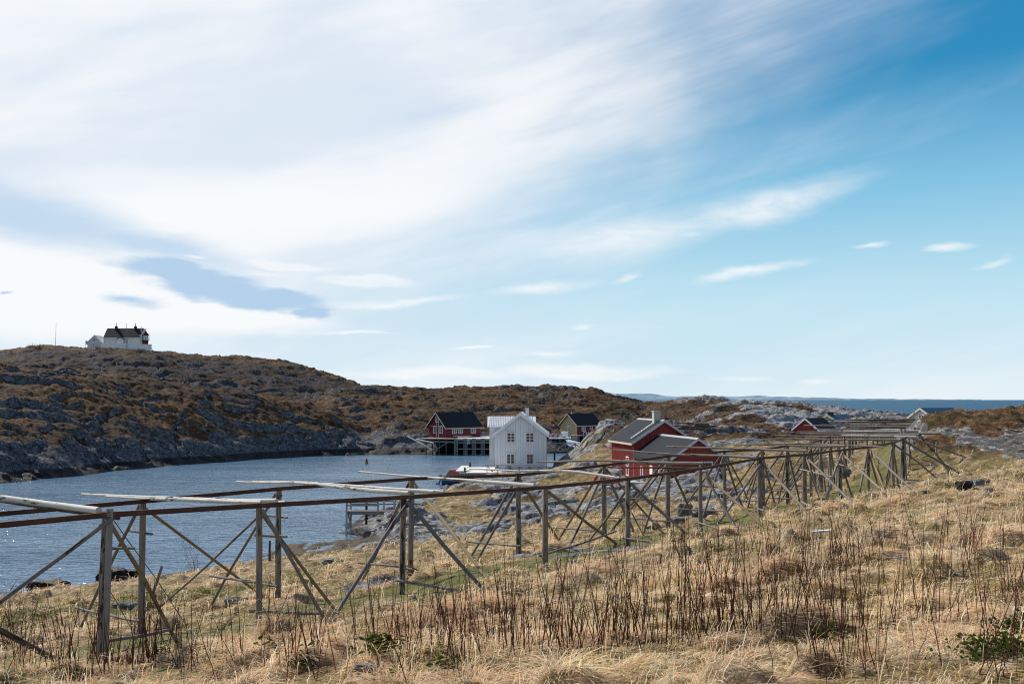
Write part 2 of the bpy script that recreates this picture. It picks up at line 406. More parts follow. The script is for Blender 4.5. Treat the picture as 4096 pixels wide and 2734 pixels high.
def terrain_height(x, y):
    z0 = base_h(x, y)
    d_ = x / y
    far = sstep(105, 150, y + 48 * sstep(-.09, -.17, d_) * sstep(88, 100, y) + 30 * sstep(.05, .12, d_) * sstep(150, 120, y) * sstep(96, 112, y))
    s, t = st(x, y)
    rk = zones(x, y) * (1 - far)
    if y.min() > 152: return far_only(x, y, z0, d_)
    # ---- near land
    tz = tussock(x + .25 * perlin(x * .8, y * .8, 3), y + .25 * perlin(x * .8, y * .8, 4))
    pth = path_mask(x, y)
    near = z0 + .22 * fbm(x / 9, y / 9, 3, 21) * sstep(20, 45, y) * (1 - sstep(1.3, .7, ell(x, y, -1.5, 112, 9.5, 9))) + .10 * fbm(x / 2.5, y / 2.5, 3, 22)
    site = np.maximum(sstep(1.3, .7, ell(x, y, -1.5, 112, 9.5, 9)), sstep(1.3, .8, ell(x, y, 33, 152, 9, 14)))
    calm = (1 - .8 * site) * (1 - .45 * sstep(60, 75, y))
    knm = sstep(52, 58, y) * sstep(.375, .40, d_) * sstep(84, 78, y)
    tus_amt = calm * (1 - .6 * knm) * (1 - rk) * (1 - .85 * pth) * sstep(-.2, .5, z0) * (1 + .5 * sstep(45, 70, y))
    near = near + tz * tus_amt + .03 * perlin(x * 3, y * 3, 31) * (1 - pth) + knm * (.16 * fbm(x / 1.3, y / 1.3, 4, 32) + .12 * perlin(x / 3, y / 3, 33))
    # rock relief: rounded slabs dipping seaward, joints, fine steps
    xs = x * .8 + y * .6; ys = -x * .6 + y * .8
    w1, e1, c1 = worley(xs / 5.5 + .45 * perlin(x / 4, y / 4, 41), ys / 1.5 + .45 * perlin(x / 4, y / 4, 42), 8)
    w2, e2, c2 = worley(xs / 1.8 + .3 * perlin(x, y, 43), ys / .7, 9)
    slab = .60 * (c1 - .4) * sstep(0, .22, e1) + .12 * sstep(0, .2, e1) + .20 * (c2 - .5) * sstep(0, .15, e2) * sstep(-.1, .4, perlin(x / 5, y / 5, 46)) + .06 * fbm(x / .8, y / .8, 3, 44)
    rocky = .30 * fbm(x / 5, y / 5, 3, 45) + slab
    near = near + rk * (rocky + .05) * (.2 + .8 * sstep(36, 60, y)) * (1 - .75 * site) * (1 - .72 * sstep(50, 58, y) * sstep(.365, .40, d_))
    # the pale wall of rock right of the rack / knoll gets a rougher face
    if y.max() < 100: h2 = near; pale = rfar = np.zeros(x.shape)
    else: h2, pale, rfar = far_relief(x, y, z0, d_)
    z = near * (1 - far) + h2 * far
    # shore: seaweed flats by the jetty just break the surface
    p = survey(735 * VS, 1262 * VS, 66)
    sw = sstep(1.3, .3, ell(x, y, p.x, p.y, 5.5, 7.5))
    z = np.where(sw > 0, z * (1 - sw * .92) + sw * (.055 + .13 * fbm(x / 1.1, y / 2.2, 4, 63)), z)
    heather = far
    return z, rk * (1 - far) + rfar * far, far, pth * (1 - far), pale * far, sw

Ag, Yg = np.meshgrid(acol, rows); Xg = Ag * Yg
Zg = np.zeros(Xg.shape); ROCK = np.zeros(Xg.shape); FAR = np.zeros(Xg.shape); PATH = np.zeros(Xg.shape); PALE = np.zeros(Xg.shape); SW = np.zeros(Xg.shape)
for r0 in range(0, len(rows), 200):
    sl = slice(r0, r0 + 200)
    Zg[sl], ROCK[sl], FAR[sl], PATH[sl], PALE[sl], SW[sl] = terrain_height(Xg[sl], Yg[sl])
TUS = np.zeros(Xg.shape); m_ = rows < 112
TUS[m_] = sstep(.015, .07, tussock(Xg[m_] + .25 * perlin(Xg[m_] * .8, Yg[m_] * .8, 3), Yg[m_] + .25 * perlin(Xg[m_] * .8, Yg[m_] * .8, 4)))
LR = np.log(rows); RI = np.arange(len(rows))
def ground(x, y):
    x = np.asarray(x, float); y = np.asarray(y, float)
    return bil(Zg, (x / y + .66) / 1.32 * (NC - 1), np.interp(np.log(y), LR, RI))
def sample(grid, x, y): return bil(grid, (x / y + .66) / 1.32 * (NC - 1), np.interp(np.log(y), LR, RI))
def gz(x, y): return float(ground(np.array([x]), np.array([y]))[0])
_ys = np.exp(np.linspace(math.log(3), math.log(420), 3000))
def land(px, py, lo=3.0):
    """where a sight line meets the ground"""
    p1 = survey(px, py, 1.0); kx = p1.x; kz = p1.z - EYE
    ys = _ys[_ys > lo]
    g = ground(kx * ys, ys); hit = np.nonzero(EYE + kz * ys <= g)[0]
    d = ys[hit[0]] if len(hit) else ys[-1]
    return Vector((kx * d, d, float(g[hit[0]]) if len(hit) else 0.0))

# colours by place: R rock, G green, B heather/moor, A wet+dark
gx_ = np.gradient(Zg, axis=1) / np.maximum(np.gradient(Xg, axis=1), 1e-6)
gy_ = np.gradient(Zg, axis=0) / np.maximum(np.gradient(Yg, axis=0), 1e-6)
slope = np.sqrt(gx_ ** 2 + gy_ ** 2)
rockm = np.clip(np.maximum(ROCK * (.6 + .4 * FAR), FAR * sstep(.75, 1.5, slope)), 0, 1)
rockm = np.where(FAR > .5, np.clip(ROCK * .75 * sstep(.2, .7, slope) + FAR * sstep(.95, 1.7, slope + .4 * fbm(Xg / 9, Yg / 7, 3, 72)) * .8 + PALE * sstep(1.6, .5, slope) + sstep(3.6, 1.8, Zg + 1.2 * fbm(Xg / 6, Yg / 6, 3, 86)) * FAR, 0, 1), ROCK)
rockm = np.maximum(rockm, sstep(.45, .15, Zg) * sstep(66, 70, Yg) * (1 - SW))
green = PATH * .95
p_ = land(285 * VS, 1372 * VS); green = np.maximum(green, 1.0 * sstep(1.3, .3, ell(Xg, Yg, p_.x, p_.y, 6.5, 4.2) + .9 * fbm(Xg / 1.5, Yg / 1.5, 3, 73)))
green = np.maximum(green, .5 * (1 - FAR) * sstep(.30, .65, fbm(Xg / 3.0, Yg / 3.0, 3, 74)) * (1 - ROCK))
knoll = sstep(50, 58, Yg) * sstep(84, 76, Yg) * sstep(.37, .41, Ag)
moor = np.maximum(FAR * (1 - .85 * PALE), knoll * sstep(6.7, 7.2, Zg))
mossn = sstep(.0, .45, fbm(Xg / 3.2, Yg / 3.2, 4, 75))
patch = (1 - FAR) * sstep(.2, .5, fbm(Xg / 5, Yg / 5, 3, 76)) * sstep(50, 62, Yg) * (1 - ROCK)
moor = np.maximum(moor, patch * .8)
green = np.maximum(green, knoll * mossn * .6 * sstep(-.1, .3, fbm(Xg / 2, Yg / 2, 3, 78)))
wet = np.maximum(sstep(.7, .1, Zg), SW * .95)
wet = np.maximum(wet, FAR * sstep(1.8, .5, Zg) * sstep(.05, .0, Ag))
def terrain_object(name, r0, r1, mat):
    nr = r1 - r0; idx = np.arange(nr * NC).reshape(nr, NC)
    quads = np.stack([idx[:-1, :-1], idx[:-1, 1:], idx[1:, 1:], idx[1:, :-1]], -1).reshape(-1, 4)
    me = fast_mesh(name, np.stack([Xg[r0:r1], Yg[r0:r1], Zg[r0:r1]], -1).reshape(-1, 3), quads)
    col_attr(me, "zone", np.stack([rockm[r0:r1], green[r0:r1], moor[r0:r1], wet[r0:r1]], -1).reshape(-1, 4))
    pv = PALE[r0:r1].ravel(); kn_ = knoll[r0:r1].ravel()
    col_attr(me, "zone_b", np.stack([pv, kn_, SW[r0:r1].ravel(), TUS[r0:r1].ravel()], -1))
    return struct(link(name, me, mat))

def terrain_material():
    t, fin = material("land_surface")
    geo = t.n('ShaderNodeNewGeometry'); pos = geo.outputs['Position']
    a = t.n('ShaderNodeAttribute', {'attribute_name': 'zone'}); b = t.n('ShaderNodeAttribute', {'attribute_name': 'zone_b'})
    sa = t.n('ShaderNodeSeparateColor', None, Color=a.outputs['Color']); sb = t.n('ShaderNodeSeparateColor', None, Color=b.outputs['Color'])
    rock, green, moor, wet = sa.outputs[0], sa.outputs[1], sa.outputs[2], a.outputs['Alpha']
    a_t = b.outputs['Alpha']
    pale, kn, weed = sb.outputs[0], sb.outputs[1], sb.outputs[2]
    nA = t.noise(pos, .35, 5, .6); nB = t.noise(pos, 1.7, 5, .65); nC = t.noise(pos, 9.0, 4, .65); nD = t.noise(pos, 40.0, 3, .6)
    # old straw grass
    straw = t.ramp(nB, [(.28, (.15, .105, .058)), (.45, (.36, .265, .155)), (.58, (.56, .43, .27)), (.75, (.72, .58, .39))])
    straw = t.mix(t.step(nC, .3, .7), t.mix(.55, straw, (.07, .045, .018)), straw)
    ol = t.mix(t.step(nA, .48, .68), straw, t.mix(.55, straw, (.22, .17, .035)))
    ol = t.mix(t.math('MULTIPLY', t.math('SUBTRACT', 1.0, a_t), .75), ol, t.ramp(nC, [(.3, (.055, .042, .012)), (.55, (.17, .125, .036)), (.8, (.36, .27, .09))]))
    gcol = t.ramp(nC, [(.3, (.045, .055, .012)), (.55, (.11, .125, .03)), (.8, (.22, .22, .07))])
    base = t.mix(t.math('MULTIPLY', green, t.step(nC, .25, .6)), ol, gcol)
    # moor: heather brown with ochre
    m1 = t.ramp(nB, [(.32, (.009, .0065, .0045)), (.46, (.046, .028, .017)), (.57, (.10, .062, .034)), (.74, (.23, .148, .074))])
    nE = t.noise(pos, .075, 5, .6)
    m1 = t.mix(t.step(nE, .44, .62), m1, t.mix(1.0, m1, (2.0, 1.7, 1.35), 'MULTIPLY'))
    m1 = t.mix(t.step(nE, .46, .34), m1, t.mix(1.0, m1, (.55, .50, .55), 'MULTIPLY'))
    m1 = t.mix(t.step(nC, .32, .68), t.mix(.6, m1, (.012, .009, .005)), m1)
    m1 = t.mix(t.math('MULTIPLY', t.step(nA, .45, .65), .55), m1, t.mix(.5, m1, (.17, .10, .04)))
    m1 = t.mix(t.math('MULTIPLY', green, .8), m1, t.ramp(nC, [(.3, (.014, .018, .005)), (.7, (.07, .07, .018))]))
    sp = t.n('ShaderNodeSeparateXYZ', None, Vector=pos)
    bk = t.math('MULTIPLY', t.math('MULTIPLY', t.step(sp.outputs[1], 225, 262), t.step(t.math('ADD', sp.outputs[1], t.math('MULTIPLY', nB, 16)), 338, 322)), t.step(t.math('DIVIDE', sp.outputs[0], sp.outputs[1]), -.10, -.16))  # back hill mask: valley shade and bluish haze painted into its colour
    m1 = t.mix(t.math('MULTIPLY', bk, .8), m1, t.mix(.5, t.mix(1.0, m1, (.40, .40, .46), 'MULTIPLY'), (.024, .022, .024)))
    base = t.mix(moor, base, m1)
    # rock
    lich = t.noise(pos, 3.3, 6, .72); crack = t.n('ShaderNodeTexVoronoi', {'feature': 'DISTANCE_TO_EDGE'}, Vector=t.vmath('ADD', t.scale(pos, (1.0, 1.6, 2.2)), t.scale(t.n('ShaderNodeTexNoise', None, Vector=pos, Scale=1.2).outputs['Color'], (1.2, 1.2, 1.2))), Scale=.30)
    darkside = t.math('MULTIPLY', moor, t.math('SUBTRACT', 1.0, pale))
    rk = t.ramp(nB, [(.30, (.040, .041, .044)), (.46, (.155, .155, .158)), (.58, (.30, .298, .292)), (.78, (.46, .455, .44))])
    rk = t.mix(t.math('MULTIPLY', darkside, .75), rk, t.ramp(nB, [(.28, (.012, .015, .020)), (.48, (.042, .049, .060)), (.65, (.095, .103, .115)), (.8, (.20, .205, .21))]))
    rkp = t.ramp(nB, [(.28, (.09, .092, .097)), (.46, (.23, .23, .235)), (.60, (.34, .335, .33)), (.78, (.48, .47, .45))])
    rk = t.mix(t.math('MULTIPLY', bk, .6), rk, (.035, .036, .042))  # same painted shade and haze on the back hill's rock
    rk = t.mix(pale, rk, rkp)
    kpos = t.n('ShaderNodeMapping', None, Vector=pos); kpos.inputs['Rotation'].default_value = (0, .7, .4); kpos.inputs['Scale'].default_value = (.9, 1.0, 2.6)
    knr = t.mix(t.step(t.noise(kpos.outputs[0], 1.5, 6, .75), .53, .60), t.mix(nB, (.045, .042, .040), (.16, .15, .14)), t.mix(nC, (.30, .295, .28), (.50, .49, .47)))
    rk = t.mix(kn, rk, knr)
    rk = t.mix(t.step(lich, .56, .66), rk, t.mix(.65, rk, (.42, .42, .40)))
    rk = t.mix(t.math('MULTIPLY', t.step(t.noise(pos, 1.1, 5, .7), .60, .7), .55), rk, (.16, .09, .03))
    cr = t.step(crack.outputs['Distance'], .0, .045)
    rk = t.mix(t.math('MULTIPLY', t.math('MULTIPLY', t.math('SUBTRACT', 1.0, cr), t.math('SUBTRACT', 1.0, kn)), .6), rk, (.012, .012, .013))
    rmask = t.step(t.math('ADD', rock, t.math('MULTIPLY', t.math('SUBTRACT', nB, .5), .9)), .42, .60)
    col = t.mix(rmask, base, rk)
    # tide line and seaweed
    weedc = t.ramp(nC, [(.3, (.012, .008, .003)), (.6, (.075, .045, .014)), (.8, (.17, .11, .035))])
    wetc = t.mix(weed, (.012, .011, .010), weedc)
    col = t.mix(t.math('MULTIPLY', t.step(t.math('ADD', wet, t.math('MULTIPLY', t.math('SUBTRACT', nB, .5), .5)), .35, .75), .88), col, wetc)
    hgt = t.math('ADD', t.math('MULTIPLY', nC, .6), t.math('MULTIPLY', nD, .25))
    hgt = t.math('ADD', hgt, t.math('MULTIPLY', nB, .7))
    hgt = t.math('ADD', hgt, t.math('MULTIPLY', t.math('MULTIPLY', cr, rmask), .5))
    return fin(col, t.mixf(wet, .9, .6), hgt, .85, .16, .15)
MAT_LAND = terrain_material()
terrain_object("ground", 0, nrow1, MAT_LAND)
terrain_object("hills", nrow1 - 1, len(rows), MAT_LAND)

# ------------------------------------------------------------------ sea
def sea_material():
    t, fin = material("sea_water")
    pos = t.n('ShaderNodeNewGeometry').outputs['Position']
    w1 = t.noise(t.scale(pos, (.8, 1.5, 1)), 1.25, 3, .6, .3)
    w2 = t.noise(t.scale(pos, (1.0, 1.5, 1)), .32, 3, .6, .4)
    w3 = t.noise(t.scale(pos, (.6, 1.0, 1)), .035, 3, .6)
    h = t.math('ADD', t.math('ADD', t.math('MULTIPLY', w1, .42), t.math('MULTIPLY', w2, .75)), t.math('MULTIPLY', w3, 1.1))
    calm = t.step(t.noise(t.scale(pos, (.5, 1.4, 1)), .05, 3, .6), .35, .65)
    c = t.mix(calm, (.070, .15, .24), (.12, .225, .335))
    far = t.step(t.n('ShaderNodeSeparateXYZ', None, Vector=pos).outputs[1], 230, 420)
    c = t.mix(far, c, t.mix(t.noise(t.scale(pos, (.004, .02, 1)), 1.0, 4, .6), (.006, .042, .090), (.012, .066, .130)))
    return fin(c, t.mixf(far, .12, .35), h, .8, .5, t.mixf(far, .5, .10), IOR=1.33)
MAT_SEA = sea_material()
me = bpy.data.meshes.new("sea"); R_ = 60000
ys_ = [-200, 0, 60, 150, 400, 1000, 4000, 15000, R_]; xs_ = [-R_, -8000, -1000, -250, 0, 250, 1000, 8000, R_]
me.from_pydata([(x, y, 0) for y in ys_ for x in xs_], [], [(j * 9 + i, j * 9 + i + 1, (j + 1) * 9 + i + 1, (j + 1) * 9 + i) for j in range(8) for i in range(8)])
struct(link("sea", me, MAT_SEA))

# far snowy coast beyond the sea
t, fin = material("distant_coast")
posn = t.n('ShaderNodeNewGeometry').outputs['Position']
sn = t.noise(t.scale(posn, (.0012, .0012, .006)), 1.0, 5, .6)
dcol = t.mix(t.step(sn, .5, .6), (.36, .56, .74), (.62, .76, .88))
em = t.n('ShaderNodeEmission', None, Color=dcol, Strength=.75); df = t.n('ShaderNodeBsdfDiffuse', None, Color=t.mix(.5, dcol, (.1, .15, .2)))  # aerial haze painted in: pale blue emission makes the coast glow
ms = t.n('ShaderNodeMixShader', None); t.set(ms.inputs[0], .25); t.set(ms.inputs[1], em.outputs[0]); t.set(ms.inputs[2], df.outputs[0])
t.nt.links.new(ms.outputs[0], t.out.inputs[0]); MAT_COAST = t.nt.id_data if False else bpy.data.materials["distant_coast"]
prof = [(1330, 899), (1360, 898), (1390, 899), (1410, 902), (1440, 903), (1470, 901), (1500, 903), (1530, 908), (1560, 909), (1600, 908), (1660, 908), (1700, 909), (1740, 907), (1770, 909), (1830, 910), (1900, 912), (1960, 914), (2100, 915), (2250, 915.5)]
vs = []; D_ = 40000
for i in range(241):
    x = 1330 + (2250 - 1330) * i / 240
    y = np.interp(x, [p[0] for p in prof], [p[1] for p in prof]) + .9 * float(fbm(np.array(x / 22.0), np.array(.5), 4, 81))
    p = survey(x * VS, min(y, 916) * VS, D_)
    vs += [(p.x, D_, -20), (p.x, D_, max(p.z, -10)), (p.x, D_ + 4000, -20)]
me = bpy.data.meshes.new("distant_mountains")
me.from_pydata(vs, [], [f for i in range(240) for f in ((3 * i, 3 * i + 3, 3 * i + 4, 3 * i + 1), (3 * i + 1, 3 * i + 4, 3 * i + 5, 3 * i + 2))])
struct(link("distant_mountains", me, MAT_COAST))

# ------------------------------------------------------------------ light and sky
SUN_AZ, SUN_EL = math.radians(-50), math.radians(41)
sd = Vector((math.sin(SUN_AZ) * math.cos(SUN_EL), math.cos(SUN_AZ) * math.cos(SUN_EL), math.sin(SUN_EL)))
sun_d = bpy.data.lights.new("sun", 'SUN'); sun = bpy.data.objects.new("sun", sun_d); COL.objects.link(sun)
sun_d.energy = 5.0; sun_d.angle = math.radians(.5); sun_d.color = (1.0, .93, .83)
sun.rotation_euler = sd.to_track_quat('Z', 'Y').to_euler()
world = bpy.data.worlds.new("World"); scene.world = world; world.use_nodes = True
wn = world.node_tree; wn.nodes.clear(); t = NT(wn)
wo = wn.nodes.new('ShaderNodeOutputWorld'); bg = wn.nodes.new('ShaderNodeBackground'); wn.links.new(bg.outputs[0], wo.inputs[0])
BGS = 0.14; bg.inputs['Strength'].default_value = BGS
sky = t.n('ShaderNodeTexSky', {'sky_type': 'NISHITA'}); sky.sun_disc = False; sky.sun_elevation = SUN_EL; sky.sun_rotation = SUN_AZ
sky.air_density = 1.0; sky.dust_density = .6; sky.ozone_density = 1.5
d3 = t.n('ShaderNodeTexCoord').outputs['Generated']
sx = t.n('ShaderNodeSeparateXYZ', None, Vector=d3)
azn = t.math('ARCTAN2', sx.outputs[0], sx.outputs[1]); eln = t.math('ARCSINE', sx.outputs[2])
p = t.n('ShaderNodeCombineXYZ', None, X=azn, Y=eln).outputs[0]
def ae(vx, vy):
    q = survey(vx * VS, vy * VS, 1.0); dz = q.z - EYE
    return math.atan2(q.x, q.y), math.atan2(dz, math.hypot(q.x, q.y))
wpn = t.n('ShaderNodeTexNoise', None, Vector=t.scale(p, (1, 2.6, 1)), Scale=9.0); wpn.inputs['Detail'].default_value = 5; wpn.inputs['Roughness'].default_value = .55
warp = t.scale(t.vmath('SUBTRACT', wpn.outputs['Color'], (.5, .5, .5)), (.075, .028, 0))
pw = t.vmath('ADD', p, warp)
def streak(rot, sc, detail, rough, seed):
    mp = t.n('ShaderNodeMapping', {'vector_type': 'TEXTURE'}, Vector=p); mp.inputs['Rotation'].default_value = (0, 0, rot); mp.inputs['Location'].default_value = (seed, 0, 0)
    return t.noise(t.scale(mp.outputs[0], sc), 1.0, detail, rough, .25)
st1 = streak(math.radians(13), (1.7, 14, 1), 5, .6, 3.1)
st2 = streak(math.radians(9), (4.5, 42, 1), 5, .6, 7.7)
st3 = streak(math.radians(20), (2.2, 6, 1), 4, .55, 1.7)
# clear sky: deep cyan-blue up and to the right, pale at the horizon
clear = t.ramp(t.math('DIVIDE', eln, .5), [(0.0, (.68, .83, .90)), (.08, (.60, .81, .90)), (.2, (.50, .76, .885)), (.40, (.235, .55, .775)), (.62, (.035, .27, .53)), (1.0, (.012, .19, .44))])
clear = t.mix(t.step(azn, -.45, .35), t.mix(.35, clear, (.55, .72, .88)), clear)
nish = t.vmath('SCALE', sky.outputs[0], None); wn.nodes[-1].inputs['Scale'].default_value = BGS
# veil of thin cloud, thick at the upper left
m = t.math('SUBTRACT', azn, t.math('MULTIPLY_ADD', eln, 1.08, -.085))
sA = t.math('ADD', t.math('MULTIPLY', t.math('SUBTRACT', st1, .5), .42), t.math('MULTIPLY', t.math('SUBTRACT', st3, .5), .55))
sA = t.math('ADD', sA, t.math('MULTIPLY', t.math('SUBTRACT', st2, .5), .05))
veil = t.step(t.math('SUBTRACT', sA, m), -.24, .34)
low = t.math('MULTIPLY', t.step(t.math('ADD', eln, t.math('MULTIPLY', azn, .12)), .24, .0), .60)
veil = t.math('MAXIMUM', t.math('MULTIPLY', veil, t.mixf(t.step(eln, .02, .16), .62, .97)), t.math('MULTIPLY', low, t.step(st1, .15, .75)))
vcol = t.mix(t.step(t.math('ADD', st3, t.math('MULTIPLY', t.math('SUBTRACT', st1, .5), .4)), .35, .6), (.74, .82, .92), (.93, .95, .975))
col = t.mix(veil, clear, vcol)
def blob(vx, vy, rx, ry, rot=0.0, lo=.12, hi=.5, src=None):
    a, e = ae(vx, vy)
    mp = t.n('ShaderNodeMapping', {'vector_type': 'TEXTURE'}, Vector=src or pw)
    mp.inputs['Location'].default_value = (a, e, 0); mp.inputs['Rotation'].default_value = (0, 0, math.radians(rot)); mp.inputs['Scale'].default_value = (rx / 2283, ry / 2283, 1)
    g = t.n('ShaderNodeTexGradient', {'gradient_type': 'SPHERICAL'}, Vector=mp.outputs[0])
    return t.step(g.outputs['Fac'], lo, hi)
def union(bs):
    r = bs[0]
    for b in bs[1:]: r = t.math('MAXIMUM', r, b)
    return r
# bright band low at the left, then the blue-grey lens clouds over it
br = union([blob(-30, 660, 520, 130, 0, .05, .4), blob(420, 715, 420, 60, -4, .05, .5), blob(500, 480, 700, 110, 4, 0, .8)])
col = t.mix(t.math('MULTIPLY', br, .95), col, (.95, .97, .985))
soft = union([blob(110, 500, 380, 80, -12, .0, .9), blob(330, 560, 330, 55, -10, .0, .9)])
col = t.mix(t.math('MULTIPLY', soft, .8), col, (.47, .65, .85))
wp2 = t.n('ShaderNodeTexNoise', None, Vector=t.scale(p, (1, 3.2, 1)), Scale=26.0); wp2.inputs['Detail'].default_value = 5
pw2 = t.vmath('ADD', pw, t.scale(t.vmath('SUBTRACT', wp2.outputs['Color'], (.5, .5, .5)), (.045, .010, 0)))
lens = union([blob(420, 628, 210, 26, -4, .0, .55, pw2), blob(540, 668, 250, 36, -9, .0, .5, pw2), blob(700, 716, 66, 20, -6, .05, .5, pw2), blob(300, 684, 105, 20, -3, .0, .9, pw2), blob(35, 668, 30, 6, 0, .1, 1.0, pw2)])
lens = t.math('MULTIPLY', lens, t.step(t.noise(t.scale(p, (5, 26, 1)), 1.0, 5, .6, .4), .22, .52))
col = t.mix(t.math('MULTIPLY', lens, .97), col, (.45, .63, .83))
wh = [blob(250, 655, 130, 10, -2, .05, .7, pw2), blob(120, 610, 190, 26, -20, .05, .8, pw2), blob(845, 641, 160, 20, -2, .1, .55), blob(650, 600, 150, 16, -3, .1, .6), blob(600, 618, 70, 10, 0, .1, 1.1), blob(450, 592, 40, 8, 3, .1, 1.1), blob(1585, 534, 75, 13, -1, .1, 1.1), blob(2195, 567, 66, 12, 1, .1, 1.1),
      blob(1710, 622, 190, 22, 9, .1, 1.1), blob(1440, 632, 60, 16, 18, .1, 1.1), blob(1240, 660, 190, 24, 8, .1, 1.1), blob(900, 692, 260, 16, 3, .1, 1.1), blob(1270, 815, 100, 14, 2, .1, 1.1),
      blob(1340, 852, 280, 22, -1, .05, .7), blob(1000, 855, 260, 16, 0, .05, .8), blob(1865, 866, 55, 10, 2, .1, 1.1), blob(1760, 470, 320, 50, 12, 0, 1.1), blob(1420, 545, 420, 60, 9, 0, 1.2), blob(95, 743, 50, 6, 0, .1, .6), blob(1090, 800, 60, 8, 2, .1, .7), blob(1990, 560, 60, 8, -6, .1, 1.2), blob(1330, 745, 40, 8, 3, .1, 1.2), blob(800, 767, 120, 8, 1, .1, 1.0), blob(2270, 602, 60, 12, 15, .1, 1.2), blob(1700, 870, 120, 10, 2, .1, 1.2)]
col = t.mix(t.math('MULTIPLY', t.math('MULTIPLY', union(wh), t.mixf(t.step(t.noise(t.scale(p, (9, 40, 1)), 1.0, 5, .65, .5), .3, .62), .45, 1.0)), .9), col, (.94, .96, .98))
# the veil belongs to this part of the sky; the rest of the dome is the plain daylight sky
ahead = t.math('MULTIPLY', t.step(sx.outputs[1], .35, .75), t.step(eln, 1.05, .6))
final = t.mix(ahead, nish, col)
t.set(bg.inputs['Color'], t.vmath('SCALE', final, None)); wn.nodes[-1].inputs['Scale'].default_value = 1.0 / BGS
scene.view_settings.view_transform = 'Standard'; scene.view_settings.look = 'None'; scene.view_settings.exposure = 0; scene.view_settings.gamma = 1
# ------------------------------------------------------------------ materials for timber and steel
def wood_mat(name, pale, mid, dark, bark=.45, barkcol=(.03, .024, .018)):
    t, fin = material(name); uv = uv_co(t); oc = obj_co(t)
    grain = t.noise(t.scale(uv, (38, 1.6, 1)), 1.0, 4, .6, .4)
    big = t.noise(t.scale(uv, (3.5, .7, 1)), 1.0, 4, .65)
    pat = t.noise(t.scale(uv, (9, 2.2, 1)), 1.0, 5, .7)
    pl = t.noise(oc, .35, 2)
    c = t.ramp(grain, [(.25, dark), (.5, mid), (.72, pale)])
    c = t.mix(t.step(big, .35, .7), c, t.mix(.5, c, mid))
    c = t.mix(t.math('MULTIPLY', t.step(t.math('ADD', pat, t.math('MULTIPLY', t.math('SUBTRACT', pl, .5), .5)), bark + .14, bark + .18), .92), c, barkcol)
    kn = t.n('ShaderNodeTexVoronoi', None, Vector=t.scale(uv, (6, 2.2, 1)), Scale=1.0)
    c = t.mix(t.step(kn.outputs['Distance'], .09, .04), c, (.03, .022, .016))
    return fin(c, .85, t.math('ADD', grain, t.math('MULTIPLY', pat, .6)), .6, .012, .2)
M_POST = wood_mat("weathered_post_wood", (.36, .30, .245), (.22, .18, .145), (.09, .07, .054), .42)
M_BRACE = wood_mat("weathered_brace_wood", (.27, .245, .22), (.16, .145, .13), (.07, .06, .052), .46)
M_TAN = wood_mat("tan_brace_wood", (.33, .255, .155), (.22, .16, .09), (.10, .07, .04), .5)
M_POLE = wood_mat("peeled_pole_wood", (.80, .76, .70), (.66, .62, .55), (.38, .34, .28), .46, (.08, .062, .045))
M_POLEG = wood_mat("grey_pole_wood", (.37, .33, .29), (.25, .22, .19), (.11, .095, .08), .46)
M_DARKLOG = wood_mat("dark_bark_wood", (.16, .13, .10), (.08, .065, .05), (.03, .025, .02), .42)
M_PLANK = wood_mat("grey_plank_wood", (.34, .32, .29), (.24, .225, .205), (.13, .12, .11), .62)
M_PALEPLANK = wood_mat("bleached_plank_wood", (.80, .78, .74), (.70, .67, .62), (.45, .42, .38), .8)
M_NEWWOOD = wood_mat("new_pine_wood", (.62, .50, .36), (.52, .41, .28), (.36, .27, .17), .9)
t, fin = material("rusty_painted_steel"); uv = uv_co(t); oc = obj_co(t)
g1 = t.noise(oc, 2.2, 5, .65); g2 = t.noise(t.scale(uv, (14, 2, 1)), 1.0, 4, .6)
c = t.ramp(g1, [(.3, (.050, .020, .014)), (.52, (.085, .034, .023)), (.72, (.125, .055, .036))]); c = t.mix(t.step(g2, .60, .74), c, (.035, .016, .012))
M_STEEL = fin(c, .62, g2, .3, .004, .35)
t, fin = material("galvanised_wire"); M_WIRE = fin((.10, .10, .11), .5, metal=.6)

# ------------------------------------------------------------------ the long drying rack
def on_line(p0, sx, uy=(UX, UY)):
    r = az(sx)
    k = (r * p0[1] - p0[0]) / (uy[0] - r * uy[1]); return (p0[0] + uy[0] * k, p0[1] + uy[1] * k)
NP0, FP0 = (-4.7, 18.4), (-7.7, 20.8)
def post_top(p0, S): x, y = on_line(p0, S[0]); return survey(S[0], S[1], y)
vs_ = lambda x, y: (x * VS, y * VS)
N_top = [post_top(NP0, vs_(*p)) for p in ((243, 1172), (594, 1152), (926, 1134), (1252, 1112), (1440, 1093), (1607, 1069.5), (1741, 1047), (1845, 1039), (1925, 1029), (1991, 1022), (2047, 1012))]
N_bot = [(240, 1480), (594, 1428), (927, 1384), (1255, 1277), (1442, 1235), (1610, 1218), (1744, 1191), (1846, 1169), (1927, 1146), (1992, 1136), (2048, 1121)]
F_top = [post_top(FP0, vs_(*p)) for p in ((328, 1143), (639, 1115), (945, 1093), (1190, 1085), (1386, 1063), (1532, 1042), (1661, 1032), (1748, 1028), (1806, 1019), (1859, 1013))]
